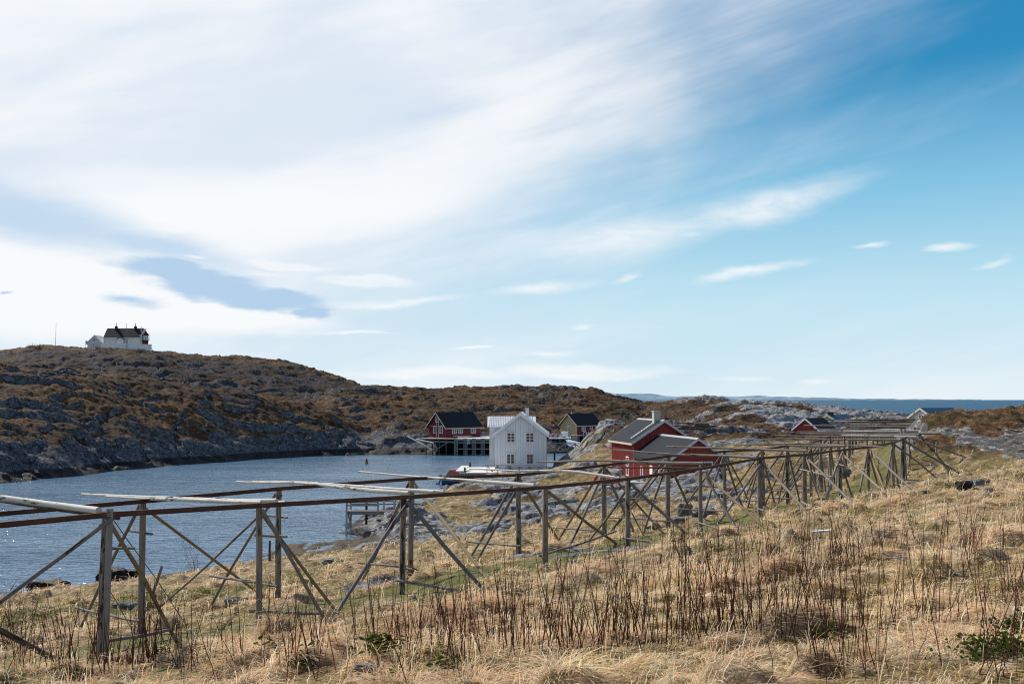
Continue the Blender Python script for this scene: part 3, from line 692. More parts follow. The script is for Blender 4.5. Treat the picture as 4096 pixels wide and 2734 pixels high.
# off-frame start on the left and the far stretch, where the rack turns up the path
u3 = Vector((UX, UY, 0)); n3 = Vector((NX, NY, 0))
N0 = N_top[0] - u3 * 3.7; N0.z = N_top[0].z; F0 = F_top[0] - u3 * 3.6; F0.z = F_top[0].z
far_d = [57, 64, 71, 78, 85]
N_far = [survey(ax * VS, ay * VS, dd) for ax, ay, dd in ((2070, 1003, 52), (2084, 996, 57.5), (2094, 988, 63), (2101, 980, 69), (2104, 972, 76), (2106, 963, 84))]
F_far = [survey(ax * VS, ay * VS, dd) for ax, ay, dd in ((1882, 1006, 53), (1904, 998, 58.5), (1922, 989, 64), (1936, 981, 70), (1946, 973, 77), (1954, 964, 85))]
NT_ = [N0] + N_top + N_far; FT_ = [F0] + F_top + F_far
RACK0 = Vector((N_top[3].x, N_top[3].y, gz(N_top[3].x, N_top[3].y)))
rack = thing("fish_drying_rack", "long timber fish drying rack with rusty steel rails running up the grassy path", "drying rack", RACK0)
def rpart(name, mat, fn):
    m = MB(RACK0); fn(m); return m.build(name, mat, rack)
feet = {}
for row, tops in (('N', NT_), ('F', FT_)):
    for i, tp in enumerate(tops):
        b = Vector((tp.x + RND.uniform(-.03, .03), tp.y, gz(tp.x, tp.y) - .25))
        feet[(row, i)] = Vector((tp.x, tp.y, gz(tp.x, tp.y)))
        r = ({1: .065, 2: .06, 3: .07, 4: .075, 5: .08, 6: .064, 7: .098} if row == 'N' else {1: .073, 2: .075, 3: .08, 4: .082, 5: .083, 6: .095, 7: .073}).get(i, RND.uniform(.07, .088))
        rpart("post", M_POST, lambda m: m.log(b, tp, r, r * .93, 12, .01, 7))
        if row == 'N' and i == 1:      # plank bolted to the first post
            rpart("post_plank", M_PLANK, lambda m: m.beam(b + Vector((.085, -.05, 0)), tp + Vector((.085, -.05, .05)), .10, .045, up=(.3, -1, 0)))
# rails: channel steel along both rows
def rail(m, pts, side):
    for k in range(len(pts) - 1):
        p, q = Vector(pts[k]), Vector(pts[k + 1]); d = (q - p).normalized(); p = p - d * .001; q = q + d * .001
        s = d.cross(Vector((0, 0, 1))).normalized() * side
        dz = Vector((0, 0, 1))
        o = s * .085 - dz * .045
        m.beam(p + o, q + o, .010, .085)
        m.beam(p + o + s * .024 + dz * .039, q + o + s * .024 + dz * .039, .038, .009)
        m.beam(p + o + s * .024 - dz * .039, q + o + s * .024 - dz * .039, .038, .009)
for tops, sd_ in ((NT_, 1), (FT_, 1)):
    pts = [p.copy() for p in tops]; pts[0] = pts[0] - u3 * 1.5
    rpart("rail", M_STEEL, lambda m: rail(m, pts, sd_))
def brace(p, q, r, mat=None, bend=.03):
    rpart("brace", mat or RND.choice([M_BRACE, M_BRACE, M_POST, M_TAN]), lambda m: m.log(p, q, r, r * .85, 9, bend, 6))
def foot(S): g = land(*S, lo=8); return g - Vector((0, 0, .12))
# outward braces with a low tie and a short peg high up
Nf = {1: z1(1280, 1270), 2: z2(190, 1200), 3: z2(1355, 1000), 4: z2(2310, 665), 5: z3(1105, 1265), 6: z3(1545, 1215), 7: zr(915, 925), 8: zr(1250, 890), 9: zr(1490, 825), 10: zr(1665, 800), 11: zr(1765, 680)}
Ff = {1: z1(590, 1165), 2: z1(1510, 1075), 3: z2(440, 880), 4: z2(1205, 770), 5: z2(1820, 630), 6: z3(300, 1220), 7: z3(905, 1020), 8: z3(1310, 960), 9: z3(1560, 965)}
for row, tops, sg in (('N', NT_, 1), ('F', FT_, -1)):
    for i, tp in enumerate(tops):
        if i == 0: continue
        src = (Nf if row == 'N' else Ff).get(i)
        dirv = n3 if i < 12 else Vector((.93, -.37, 0))
        default = Vector((tp.x, tp.y, 0)) + dirv * sg * (2.1 if i < 12 else 3.4)
        if src and row == 'N': fp = foot(src)
        elif src:
            # seaward feet: follow the surveyed direction to the cross-line of the frame
            r = az(src[0]); dx, dy = dirv.x * sg, dirv.y * sg
            k = (r * tp.y - tp.x) / (dx - r * dy); k = min(max(k, 1.2), 3.4)
            fp = Vector((tp.x + dx * k, tp.y + dy * k, 0)); fp.z = gz(fp.x, fp.y) - .12
        else: fp = default; fp.z = gz(fp.x, fp.y) - .12
        top = tp - Vector((0, 0, .12 + .08 * RND.random())) + dirv * sg * .10
        brace(top, fp, (.036 if i < 3 else .045) if i < 12 else .055)
        b = feet[(row, i)]
        tz_ = .30
        a_ = b + Vector((0, 0, tz_)) - dirv * sg * .12; c_ = fp + (top - fp) * .09 + dirv * sg * .12; c_.z = a_.z - .08 * (1 if row == 'N' else -.3) if row == 'N' else a_.z - .05
        off = u3 * .09
        rpart("tie_beam", M_POLEG, lambda m: m.log(a_ - off, c_ - off, .032, .028, 8, .02, 5))
        if i in (1, 2, 3, 5, 6, 8, 9) :
            hz = tp.z - (.62 if row == 'N' else .72)
            f_ = (top.z - hz) / (top.z - fp.z); e_ = top + (fp - top) * f_
            a_ = Vector((tp.x, tp.y, hz)) - dirv * sg * .22; e_ = Vector((e_.x, e_.y, hz)) + dirv * sg * .16
            rpart("peg", M_POLEG, lambda m: m.log(a_ + off, e_ + off, .026, .024, 8, .0, 2))
# lengthwise braces (surveyed)
def tp_(row, i, dz=.2): return (NT_ if row == 'N' else FT_)[i] - Vector((0, 0, dz))
long_b = [('N', 2, z2(310, 1180), M_TAN), ('N', 3, z2(245, 1175), M_BRACE), ('F', 1, z1(1945, 935), M_TAN), ('F', 2, z1(1060, 1060), M_BRACE), ('F', 3, z2(1400, 950), M_TAN), ('F', 4, z2(1250, 815), M_BRACE),
          ('N', 5, z3(0, 1285), M_BRACE), ('F', 5, z3(860, 1135), M_TAN), ('F', 7, z3(1710, 950), M_TAN), ('N', 7, z3(1255, 1240), M_BRACE), ('N', 6, z3(1860, 1225), M_TAN), ('F', 6, z3(330, 1220), M_POST),
          ('N', 9, zr(1000, 860), M_POLEG), ('N', 8, zr(1000, 862), M_TAN), ('N', 11, zr(1420, 755), M_POLEG), ('N', 10, zr(1420, 780), M_TAN), ('F', 8, zr(450, 860), M_POST), ('F', 9, zr(600, 870), M_TAN), ('F', 10, zr(700, 850), M_POST)]
for row, i, S, mat in long_b:
    top = tp_(row, i); g = foot(S)
    if (g - top).length > 7.5: g = top + (g - top).normalized() * 7.5; g.z = gz(g.x, g.y) - .1
    brace(top + n3 * .1, g, .033 if i < 3 else .043, mat)
brace(tp_('N', 1, .12) + n3 * .12, feet[('N', 0)] - Vector((0, 0, .1)), .036, M_BRACE)
brace(tp_('N', 0, .12) + n3 * .12, feet[('N', 1)] - u3 * .3 - Vector((0, 0, .1)), .048, M_DARKLOG)
for i in range(4, 16):
    for row in ('NF' if i > 7 else 'F'):
        tops = NT_ if row == 'N' else FT_
        a, b = tops[i], tops[i + 1]
        mid = (a + b) / 2; mid.z = gz(mid.x, mid.y) - .1
        brace(tp_(row, i), mid, .05); brace(tp_(row, i + 1), mid + u3 * .2, .05)
# guy wires
for a, b in ((tp_('N', 1, .05), land(*z1(1310, 1130))), (tp_('N', 1, 1.2), land(*z1(920, 1155))), (tp_('N', 5, 1.0), land(*z3(645, 1270)))):
    rpart("guy_wire", M_WIRE, lambda m: m.log(a + n3 * .12, b, .009 if a.z > b.z + 2 else .02, None, 5, -.02, 6))

# ------------------------------------------------------------------ poles lying across the rails
PG = "peeled poles laid across the drying rack"
def far_line(P, i0):      # depth on the N or F line for the far stretch
    return P
def N_depth(sx):
    r = az(sx); rs = [p.x / p.y for p in NT_]; ds = [p.y for p in NT_]
    return float(np.interp(r, rs, ds))
def lay_pole(near, tip, r, label, mat=M_POLE, d0=None, bend=.03, L=None, r1=.55, dz=0.0):
    d = d0 or N_depth(near[0]); p = survey(near[0], near[1], d); p.z += dz
    dirv = n3 if d < 48 else Vector((.93, -.37, 0)).lerp(n3, .35).normalized()
    if tip is None: q = p - dirv * L
    else:
        ra = az(tip[0]); k = (p.x - ra * p.y) / (dirv.x - ra * dirv.y); k = min(max(k, 2.0), 9.0)
        x, y = p.x - dirv.x * k, p.y - dirv.y * k
        q = survey(tip[0], tip[1], y); q.z += dz
    r *= .56 if d < 32 else .68
    m = MB(p); m.log(p, q, r, r * r1, 11, bend + .02, 12, .07)
    o = m.build("drying_pole", mat, None, p); tag(o, label, "pole", PG); return o
lay_pole(z1(700, 337), None, .095, "thick pale pole with sawn end at the left edge beside the first post", L=6.8, bend=-.03)
lay_pole(z1(838, 388), None, .075, "dark bark covered pole hanging under the rail behind the first post", M_DARKLOG, L=6.0, bend=-.03)
lay_pole(z1(2030, 285), z1(580, 222), .082, "pale pole reaching farthest out over the water at the second post from the left")
lay_pole(z1(1852, 280), z1(757, 238), .075, "pale pole ending right on top of the second post from the left")
lay_pole(z1(1958, 268), z1(985, 256), .068, "middle one of the three pale poles bundled at the second post from the left")
lay_pole(z2(785, 314), z1(1680, 130), .085, "front pale pole of the three bundled at the third post from the left")
lay_pole(z2(972, 306), z1(1790, 128), .072, "middle pale pole of the three bundled at the third post from the left")
lay_pole(z2(1045, 302), z1(1900, 131), .066, "rear pale pole of the three bundled at the third post, reaching farthest right")
lay_pole(z2(1690, 252), z2(430, 155), .088, "single long pale pole crossing above the moored boat and jutting over the water")
lay_pole(z2(2312, 192), z2(1220, 142), .078, "slightly crooked pale pole crossing just below the white house", bend=.08)
lay_pole(z3(1205, 598), z2(1710, 80), .082, "bark spotted pole crossing in front of the corner of the large red house", M_POLEG)
lay_pole(z3(1228, 640), z3(300, 630), .062, "dark pole hung under the rails in front of the large red house", M_DARKLOG)
lay_pole(z3(1705, 535), z3(360, 468), .082, "grey pole crossing the middle of the large red house wall", M_POLEG)
lay_pole(zr(890, 510), z3(860, 435), .082, "grey pole crossing the low wing roof of the red house", M_POLEG)
lay_pole(zr(1150, 472), zr(480, 457), .078, "grey pole lying just right of the red wing roof", M_POLEG)
lay_pole(zr(1400, 484), zr(1130, 472), .055, "short thin pole sticking out past the rail above the grassy path", M_POLEG, d0=43)
lay_pole(zr(1140, 478), zr(243, 460), .07, "grey pole whose tip ends at the right slope of the red wing roof", M_POLEG, dz=.02)
lay_pole(zr(1502, 437), zr(430, 431), .085, "grey pole lying over the end of the straight rail stretch", M_POLEG)
lay_pole(zr(1475, 411), zr(672, 405), .08, "grey pole just beyond the bend of the rack", M_POLEG, d0=50)
far_spec = [((1640, 405), (840, 388), 54), ((1640, 398), (900, 394), 55.5), ((1636, 375), (935, 362), 62), ((1634, 383), (820, 381), 60), ((1632, 351), (868, 337), 68), ((1640, 330), (978, 330), 74), ((1640, 338), (1050, 341), 72), ((1642, 298), (1012, 298), 83), ((1642, 304), (1040, 303), 81), ((1632, 316), (1150, 313), 78)]
far_lab = ["front grey pole of the far close-set bundle by the mossy knoll", "second grey pole of the far close-set bundle by the mossy knoll", "grey pole level with the eave of the small red hut", "long grey pole crossing the wall of the small red hut low down",
           "grey pole crossing the small red hut at its gable", "dark grey pole crossing the roof of the small red hut", "short dark pole behind the small red hut roof", "dark topmost pole at the far end of the rack", "second dark pole from the far end of the rack", "dark pole between the two reddish end posts of the rack"]
for (a, b, d), lab in zip(far_spec, far_lab): lay_pole(zr(*a), zr(*b), .09, lab, M_POLEG if d < 70 else M_DARKLOG, d0=d, r1=.7)

for k in range(9):
    d = 54 + k * 3.2; x0 = zr(RND.uniform(1060, 1180), 0)[0]; y0 = np.interp(d, [53, 57, 63, 69, 76, 84], [1750, 1737, 1722, 1708, 1694, 1679]); x1 = zr(RND.uniform(1615, 1645), 0)[0]
    lay_pole((x1, y0 + RND.uniform(-2, 1)), (x0, y0 - RND.uniform(0, 6)), .08, "one of the thin grey poles packed closely along the far stretch of the rack", RND.choice([M_POLEG, M_DARKLOG, M_POLE]), d0=d, r1=.7)
# a second rack far up the path: rows of thin upright poles
RK2 = Vector((36.5, 98, gz(36.5, 98)))
rack2 = thing("fish_drying_rack", "far drying rack of many thin upright poles where the path ends", "drying rack", RK2)
mrail = []
for row in range(4):
    d = 92 + row * 3.2; a_, b_ = survey(1952 * VS, 968 * VS, d), survey(2092 * VS, 966 * VS, d)
    m = MB(RK2); m.log(a_, b_, .07, .06, 8, .02, 6); m.build("rail", M_DARKLOG, rack2)
    for k in range(17):
        f = (k + .5 + RND.uniform(-.3, .3)) / 17; p = a_.lerp(b_, f)
        bb = Vector((p.x + RND.uniform(-.25, .25), p.y + RND.uniform(-.3, .3), gz(p.x, p.y) - .1))
        m = MB(RK2); m.log(bb, p, RND.uniform(.05, .075), .045, 7, .02, 3); m.build("post", RND.choice([M_POST, M_POLEG, M_BRACE]), rack2)
# tall leaning props beside the knoll
for (a, b, lab, r) in ((zr(1608, 244), zr(1597, 300), "thin leaning stake rising above the far end of the rack", .06), (zr(1521, 362), zr(1521, 420), "left one of two pale stakes standing up out of the rack by the knoll", .09), (zr(1548, 364), zr(1543, 420), "right one of two pale stakes standing up out of the rack by the knoll", .09)):
    d = 60 if b[0] < 3620 else 86
    p = survey(*a, d); q = survey(*b, d); q2 = p + (q - p) * 1.0; q2.z = gz(q.x, q.y) - .2
    m = MB(q2); m.log(q2, p, r, r * .8, 8, .03, 5); o = m.build("stake", M_POLEG, None, q2); tag(o, lab, "stake")
# reddish end posts belong to the rack
for S0, S1, d in ((zr(1172, 306), zr(1172, 400), 85), (zr(1622, 302), zr(1620, 390), 84)):
    p = survey(*S0, d); b = Vector((p.x, p.y, gz(p.x, p.y) - .2)); t0 = MB(RACK0); t0.beam(b, p, .17, .17); t0.build("end_post", M_STEEL, rack)
# poles stacked on low trestles on the skyline beyond the knoll
sk = survey(4020, 1648, 74); SK = Vector((sk.x, sk.y, gz(sk.x, sk.y)))
rest = thing("pole_trestle", "low trestle holding long poles on the skyline behind the mossy knoll", "trestle", SK)
for sx in (4030, 4046):
    p = survey(sx, 1646, 74); m = MB(SK); m.log(Vector((p.x, p.y, gz(p.x, p.y) - .3)), p, .07, None, 8); m.build("leg", M_POST, rest)
for (x0, y0, x1, y1, lab, d) in ((3920, 1646, 4230, 1644, "lower long pole on the skyline trestle right of the blue roof", 74), (3985, 1640, 4230, 1641, "upper long pole on the skyline trestle right of the blue roof", 74.2)):
    p, q = survey(x0, y0, d), survey(x1, y1, d); m = MB(p); m.log(p, q, .06, .07, 8, .02, 6); o = m.build("drying_pole", M_POLEG, None, p); tag(o, lab, "pole")
# ------------------------------------------------------------------ building materials
def paint_boards(name, col, dirt=(.5, .5, .5), pitch=.14, groove=.1, rough=.7, horizontal=False, worn=None):
    t, fin = material(name); oc = obj_co(t); s = t.n('ShaderNodeSeparateXYZ', None, Vector=oc)
    u = s.outputs[2] if horizontal else t.math('ADD', s.outputs[0], s.outputs[1])
    fr = t.math('FRACT', t.math('DIVIDE', u, pitch)); g = t.math('LESS_THAN', fr, groove)
    idn = t.n('ShaderNodeTexWhiteNoise', {'noise_dimensions': '1D'}, W=t.math('FLOOR', t.math('DIVIDE', u, pitch))).outputs[0]
    n = t.noise(t.scale(oc, (6, 6, .8)), 1.0, 4, .6); big = t.noise(oc, .7, 3)
    c = t.mix(n, tuple(x * .72 for x in col), tuple(min(1, x * 1.12) for x in col))
    c = t.mix(t.math('MULTIPLY', idn, .22), c, tuple(x * .6 for x in col))
    if worn: c = t.mix(t.math('MULTIPLY', t.step(t.noise(t.scale(oc, (9, 9, .5)), 1.0, 5, .7), .60, .72), .5), c, worn)
    c = t.mix(t.math('MULTIPLY', t.step(big, .5, .75), .25), c, tuple(x * .55 for x in col))
    c = t.mix(t.math('MULTIPLY', g, .55), c, tuple(x * .25 for x in col))
    return fin(c, rough, t.math('SUBTRACT', 1.0, g), .6, .02, .3)
M_RED = paint_boards("falu_red_boards", (.36, .058, .048), pitch=.23, groove=.08, worn=(.42, .20, .17))
M_REDDK = paint_boards("dark_red_boards", (.22, .033, .037), pitch=.16, groove=.12)
M_WHITE = paint_boards("white_boards", (.90, .90, .90), pitch=.30, groove=.09, rough=.5)
M_WHITEH = paint_boards("white_horizontal_boards", (.74, .74, .72), pitch=.2, groove=.06, horizontal=True)
M_GREYW = paint_boards("cream_boards", (.72, .70, .65), pitch=.15, groove=.05)
M_OCHRE = paint_boards("ochre_boards", (.60, .46, .25), pitch=.16, groove=.12, worn=(.5, .40, .25))
M_REDDECK = paint_boards("red_planks", (.50, .12, .10), pitch=.15, groove=.06, horizontal=True)
def plain(name, col, rough=.6, var=.15, spec=.3, sc=3.0):
    t, fin = material(name); oc = obj_co(t); n = t.noise(oc, sc, 5, .6)
    return fin(t.mix(n, tuple(x * (1 - var) for x in col), tuple(min(1, x * (1 + var)) for x in col)), rough, n, .2, .01, spec)
M_TRIM = plain("white_trim_paint", (.84, .84, .83), .5, .06)
M_CREAMTRIM = plain("cream_trim_paint", (.70, .62, .48), .6, .1)
M_WARMTRIM = plain("pale_wood_trim", (.58, .47, .34), .7, .12)
M_CONC = plain("pale_concrete", (.46, .44, .38), .9, .2)
M_CHIM = plain("black_chimney_render", (.025, .027, .032), .8, .2)
def roof_mat(name, col, pitch=.0, col2=None):
    t, fin = material(name); oc = obj_co(t); s = t.n('ShaderNodeSeparateXYZ', None, Vector=oc)
    n = t.noise(oc, 1.3, 5, .65); c = t.mix(n, tuple(x * .7 for x in col), tuple(x * 1.25 for x in col)); h = n
    if pitch:
        fr = t.math('FRACT', t.math('DIVIDE', s.outputs[1], pitch)); g = t.math('LESS_THAN', fr, .07)
        c = t.mix(t.math('MULTIPLY', g, .6), c, col2 or tuple(x * 2.2 for x in col)); h = t.math('ADD', n, g)
    return fin(c, .7, h, .3, .01, .08)
M_SLATE = roof_mat("dark_slate_roof", (.018, .024, .032)); M_FELT = roof_mat("grey_felt_roof", (.015, .020, .027), 1.0, (.036, .043, .052))
M_BLUEROOF = roof_mat("blue_metal_roof", (.035, .085, .15), .4, (.06, .11, .17)); M_REDROOF = roof_mat("dark_red_roof", (.10, .022, .025))
M_GREYTRIM = plain("greyish_white_trim", (.55, .55, .56), .6, .12); M_ZINC2 = plain("dull_zinc", (.30, .32, .34), .5, .1)
M_ZINC = plain("zinc_ridge", (.62, .64, .66), .4, .1, .5); M_WHITEROOF = plain("white_corrugated_roof", (.70, .71, .72), .5, .05)
t, fin = material("window_glass"); oc = obj_co(t); M_GLASS = fin(t.mix(t.noise(oc, 1.2, 2), (.025, .024, .024), (.13, .11, .09)), .06, spec=.8)
t, fin = material("curtained_glass"); oc = obj_co(t); s = t.n('ShaderNodeSeparateXYZ', None, Vector=oc)
M_CURT = fin(t.mix(t.step(t.noise(t.scale(oc, (7, 7, .6)), 1.0, 3), .4, .6), (.10, .12, .13), (.40, .34, .34)), .15, spec=.6)
M_LENS = plain("lantern_glass", (.42, .48, .52), .08, .3, .8)

class House:
    """gabled building in its own frame: x across the gable, y along the ridge (y=0 is the nearest gable), z up"""
    def __init__(s, name, label, cat, p, ang, L, W, eave, ridge, wall, roof, trim, over=.3, gable_mat=None, base=-1.0, battens=0, group=None, barge=.2, rth=.10, back=True, ridgecap=None, eave_trim=None):
        s.root = thing(name, label, cat, p, ang, group); s.L, s.W, s.e, s.r = L, W, eave, ridge
        w = W / 2
        m = MB()
        if gable_mat:
            m.box(-w, w, .06, L, base, eave - .02); g = MB(); g.prism([(-w, base), (w, base), (w, eave), (0, ridge), (-w, eave)], 'y', -.0, .058); s.gable = g.build("gable_wall", gable_mat, s.root)
            m.prism([(-w, eave - .02), (w, eave - .02), (0, ridge - .02)], 'y', .06, L)
        else: m.prism([(-w, base), (w, base), (w, eave), (0, ridge), (-w, eave)], 'y', 0, L)
        if battens:
            k = int(L / battens)
            for i in range(k + 1):
                y = min(L, i * L / k)
                for sx in (-1, 1): m.box(min(sx * w, sx * (w + .035)), max(sx * w, sx * (w + .035)), y - .035, y + .035, base, eave - .02)
            k = int(W / battens)
            for i in range(k + 1):
                x = -w + i * W / k; zt = eave + (ridge - eave) * (1 - abs(x) / w) - .05
                m.box(x - .035, x + .035, -.035, 0, base, zt)
        s.wall = m.build("wall", wall, s.root)
        sl = (ridge - eave) / w; o = over; y0, y1 = -over, L + (over if back else -.06)
        m = MB()
        for sx in (-1, 1):
            xe = w + o; ze = eave - sl * o
            poly = [(0, ridge + .015), (sx * xe, ze + .015), (sx * xe, ze + .015 + rth), (0, ridge + .015 + rth * 1.2)]
            m.prism(poly, 'y', y0, y1)
        s.roof = m.build("roof", roof, s.root)
        for yb in ([y0 - .035] + ([y1 + .003] if back else [])):
            xe = w + o + .02; ze = eave - sl * (o + .02); t0, t1 = .05 - barge * .9, .05 + rth; m = MB()
            m.prism([(0, ridge + t0), (xe, ze + t0), (xe, ze + t1), (0, ridge + t1), (-xe, ze + t1), (-xe, ze + t0)], 'y', yb, yb + .032)
            m.build("bargeboard", trim, s.root)
        for sx in (-1, 1):
            xe = w + o; ze = eave - sl * o; m = MB()
            a, b = sorted((sx * (xe + .004), sx * (xe + .03))); m.box(a, b, y0, y1, ze - .10, ze + rth * .9)
            m.build("eave_board", eave_trim or trim, s.root)
        if ridgecap:
            m = MB(); m.prism([(-.16, ridge + rth * 1.2 - .10), (0, ridge + rth * 1.2 + .035), (.16, ridge + rth * 1.2 - .10), (.16, ridge + rth * 1.2 - .07), (0, ridge + rth * 1.2 + .065), (-.16, ridge + rth * 1.2 - .07)], 'y', y0, y1)
            m.build("ridge_cap", ridgecap, s.root)
    def frame(s, side):
        w = s.W / 2
        return {'front': ((0, 0, 0), (1, 0, 0), (0, -1, 0)), 'back': ((0, s.L, 0), (-1, 0, 0), (0, 1, 0)), 'left': ((-w, 0, 0), (0, 1, 0), (-1, 0, 0)), 'right': ((w, 0, 0), (0, 1, 0), (1, 0, 0))}[side]
    def _bx(s, m, fr, u0, u1, z0, z1, d0, d1):
        o, ux, nn = (Vector(a) for a in fr); p = o + ux * u0 + nn * d0; q = o + ux * u1 + nn * d1
        m.box(min(p.x, q.x), max(p.x, q.x), min(p.y, q.y), max(p.y, q.y), z0, z1)
    def window(s, side, u, z, w, h, nx=2, nz=3, trim=None, glass=None, hood=False, split=True, casing=.10):
        fr = s.frame(side); trim = trim or M_TRIM; m = MB(); c = casing; D = .07
        s._bx(m, fr, u - w / 2 - c, u - w / 2, z - c, z + h + c, .002, D); s._bx(m, fr, u + w / 2, u + w / 2 + c, z - c, z + h + c, .002, D)
        s._bx(m, fr, u - w / 2, u + w / 2, z + h, z + h + c, .002, D); s._bx(m, fr, u - w / 2, u + w / 2, z - c, z, .002, D)
        if split and nx > 1: s._bx(m, fr, u - .045, u + .045, z, z + h, .012, .06)
        bw = .022
        cols = [(-w / 2, w / 2)] if not (split and nx > 1) else [(-w / 2, -.045), (.045, w / 2)]
        for a, b in cols:
            if not (split and nx > 1):
                for k in range(1, nx): x = a + (b - a) * k / nx; s._bx(m, fr, u + x - bw, u + x + bw, z, z + h, .012, .05)
            for k in range(1, nz): zz = z + h * k / nz; s._bx(m, fr, u + a, u + b, zz - bw, zz + bw, .012, .045)
        if hood:
            s._bx(m, fr, u - w / 2 - c - .18, u + w / 2 + c + .18, z + h + c + .10, z + h + c + .16, .002, .13)
            s._bx(m, fr, u - w / 2 - c - .12, u + w / 2 + c + .12, z - c - .10, z - c - .05, .002, .10)
        f = m.build("window", trim, s.root)
        g = MB(); s._bx(g, fr, u - w / 2, u + w / 2, z, z + h, .002, .010); g.build("pane", glass or M_GLASS, f); return f
    def door(s, side, u, z, w, h, mat=None):
        fr = s.frame(side); m = MB(); s._bx(m, fr, u - w / 2, u + w / 2, z, z + h, .002, .05)
        for zz in (.25, .55): s._bx(m, fr, u - w / 2 + .12, u + w / 2 - .12, z + h * zz, z + h * (zz + .22), .05, .062)
        d = m.build("door", mat or M_TRIM, s.root); g = MB(); s._bx(g, fr, u + w / 2 - .12, u + w / 2 - .05, z + h * .48, z + h * .50, .05, .11); g.build("handle", M_CHIM, d)
    def corner(s, mat, w_=.12, sides=(-1, 1), ends=(0,)):
        m = MB()
        for sx in sides:
            for e in ends:
                y = 0 if e == 0 else s.L; x = sx * s.W / 2; x0, x1 = sorted((x + sx * .045, x - sx * w_)); ya, yb = (-.045, -.002) if e == 0 else (s.L + .002, s.L + .045)
                m.box(x0, x1, ya, yb, -.8, s.e - .05); xa, xb = sorted((x + sx * .002, x + sx * .047)); m.box(xa, xb, y + (.0 if e == 0 else -w_), y + (w_ if e == 0 else 0), -.8, s.e - .12)
        m.build("corner_board", mat, s.root)
    def chimney(s, x, y, w, d, z0, z1, mat, cap=None):
        m = MB(); m.box(x - w / 2, x + w / 2, y - d / 2, y + d / 2, z0, z1); m.box(x - w / 2 - .04, x + w / 2 + .04, y - d / 2 - .04, y + d / 2 + .04, z1, z1 + .10)
        c = m.build("chimney", mat, s.root)
        if cap: k = MB(); k.box(x - w / 2 + .05, x + w / 2 - .05, y - d / 2 + .05, y + d / 2 - .05, z1 + .10, z1 + .22); k.build("chimney_cap", cap, c)
        return c

# ---- white two-storey house on the rock point
D = 118.0
pL, pR = survey(1981, 1878, D), survey(2184, 1878, D); zb = pL.z
sc = D / 3982
wh_ang = math.radians(-2.0)
h = House("white_house", "white two-storey wooden house standing at the water's edge, gable towards the viewer", "house", ((pL.x + pR.x) / 2, D, zb), wh_ang, 8.5, pR.x - pL.x, (1878 - 1733) * sc, (1878 - 1655) * sc, M_WHITE, M_WHITEROOF, M_TRIM, .38, base=-.9, barge=.34, rth=.12)
for sx, sy, w_, nx in ((2044, 1750, .80, 2), (2119.5, 1750, .80, 2), (2043, 1835, .80, 2), (2119.5, 1835, .68, 2)):
    hh = 1.02; h.window('front', (sx - 2082.5) * sc, (1878 - sy) * sc - hh / 2, .82 if w_ > .7 else .66, hh, 2, 3, hood=True, split=w_ > .7, casing=.08)
h.corner(M_TRIM, .12)
h.chimney(.74, 2.4, .40, .40, (1878 - 1690) * sc, (1878 - 1637) * sc, M_TRIM, M_CHIM)
m = MB(); m.log((h.W / 2 + .06, -.08, -.3), (h.W / 2 + .06, -.08, h.e - .2), .045, None, 8); m.build("drain_pipe", M_WARMTRIM, h.root)
WHITE = h
# its lower cross wing behind, corrugated roof
D2 = 124.5
q0, q1 = survey(1958, 1699, D2), survey(2062, 1699, D2)
zr2, ze2 = survey(1958, 1667, D2 + 2.2).z, survey(1958, 1700, D2).z
g0 = max(gz(q0.x, D2), .4)
ann = House("boathouse", "low white boathouse with corrugated roof behind the left side of the white house", "house", (q0.x, D2 + 2.3, .9), math.radians(-90), 5.5, 4.4, ze2 - .9, zr2 - .9, M_WHITEH, M_WHITEROOF, M_TRIM, .25, base=-2.4, rth=.05, barge=.25)
m = MB()
sl_ = (ann.r - ann.e) / (ann.W / 2)
for k in range(26):
    y = -.1 + k * .215; w = ann.W / 2
    m.prism([(w + .24, ann.e - sl_ * .24 + .07), (w + .24, ann.e - sl_ * .24 + .125), (.05, ann.r + .115), (.05, ann.r + .06)], 'y', y, y + .10)
m.build("roof_rib", M_ZINC, ann.root)

# ---- red cabin on the quay across the water
D = 185.0; k = survey(1783, 1747.5, D); sc = D / 3982
la = math.atan2(-.727, .687)
W_, L_ = 5.1, 8.6
ox = Vector((math.cos(la), math.sin(la), 0)); oy = Vector((-math.sin(la), math.cos(la), 0))
org = k - ox * W_ / 2
cab = House("red_cabin", "dark red cabin with black roof on the timber quay across the water", "cabin", org, la, L_, W_, 2.0, 4.45, M_REDDK, M_SLATE, M_WARMTRIM, .42, base=-.25, barge=.16)
for u in (-.35, 1.35): cab.window('front', u - .2, .75, .85, 1.15, 2, 2)
cab.window('front', .05, 2.75, .72, .95, 2, 2)
for u, w_ in ((2.05, .9), (3.55, .9), (6.75, 1.1)): cab.window('right', u, .68, w_, 1.1, 2, 1, glass=M_CURT)
m = MB(); 
for u in (.02, .62): m.box(u - .05, u + .05, -.16, -.06, -.2, 3.4 if u < .3 else 3.75)
m.build("loft_ladder_rail", M_WARMTRIM, cab.root)
m = MB(); m.box(-W_ / 2 + .05, W_ / 2 - .05, -.05, -.01, 1.98, 2.06); m.build("string_course", M_WARMTRIM, cab.root)

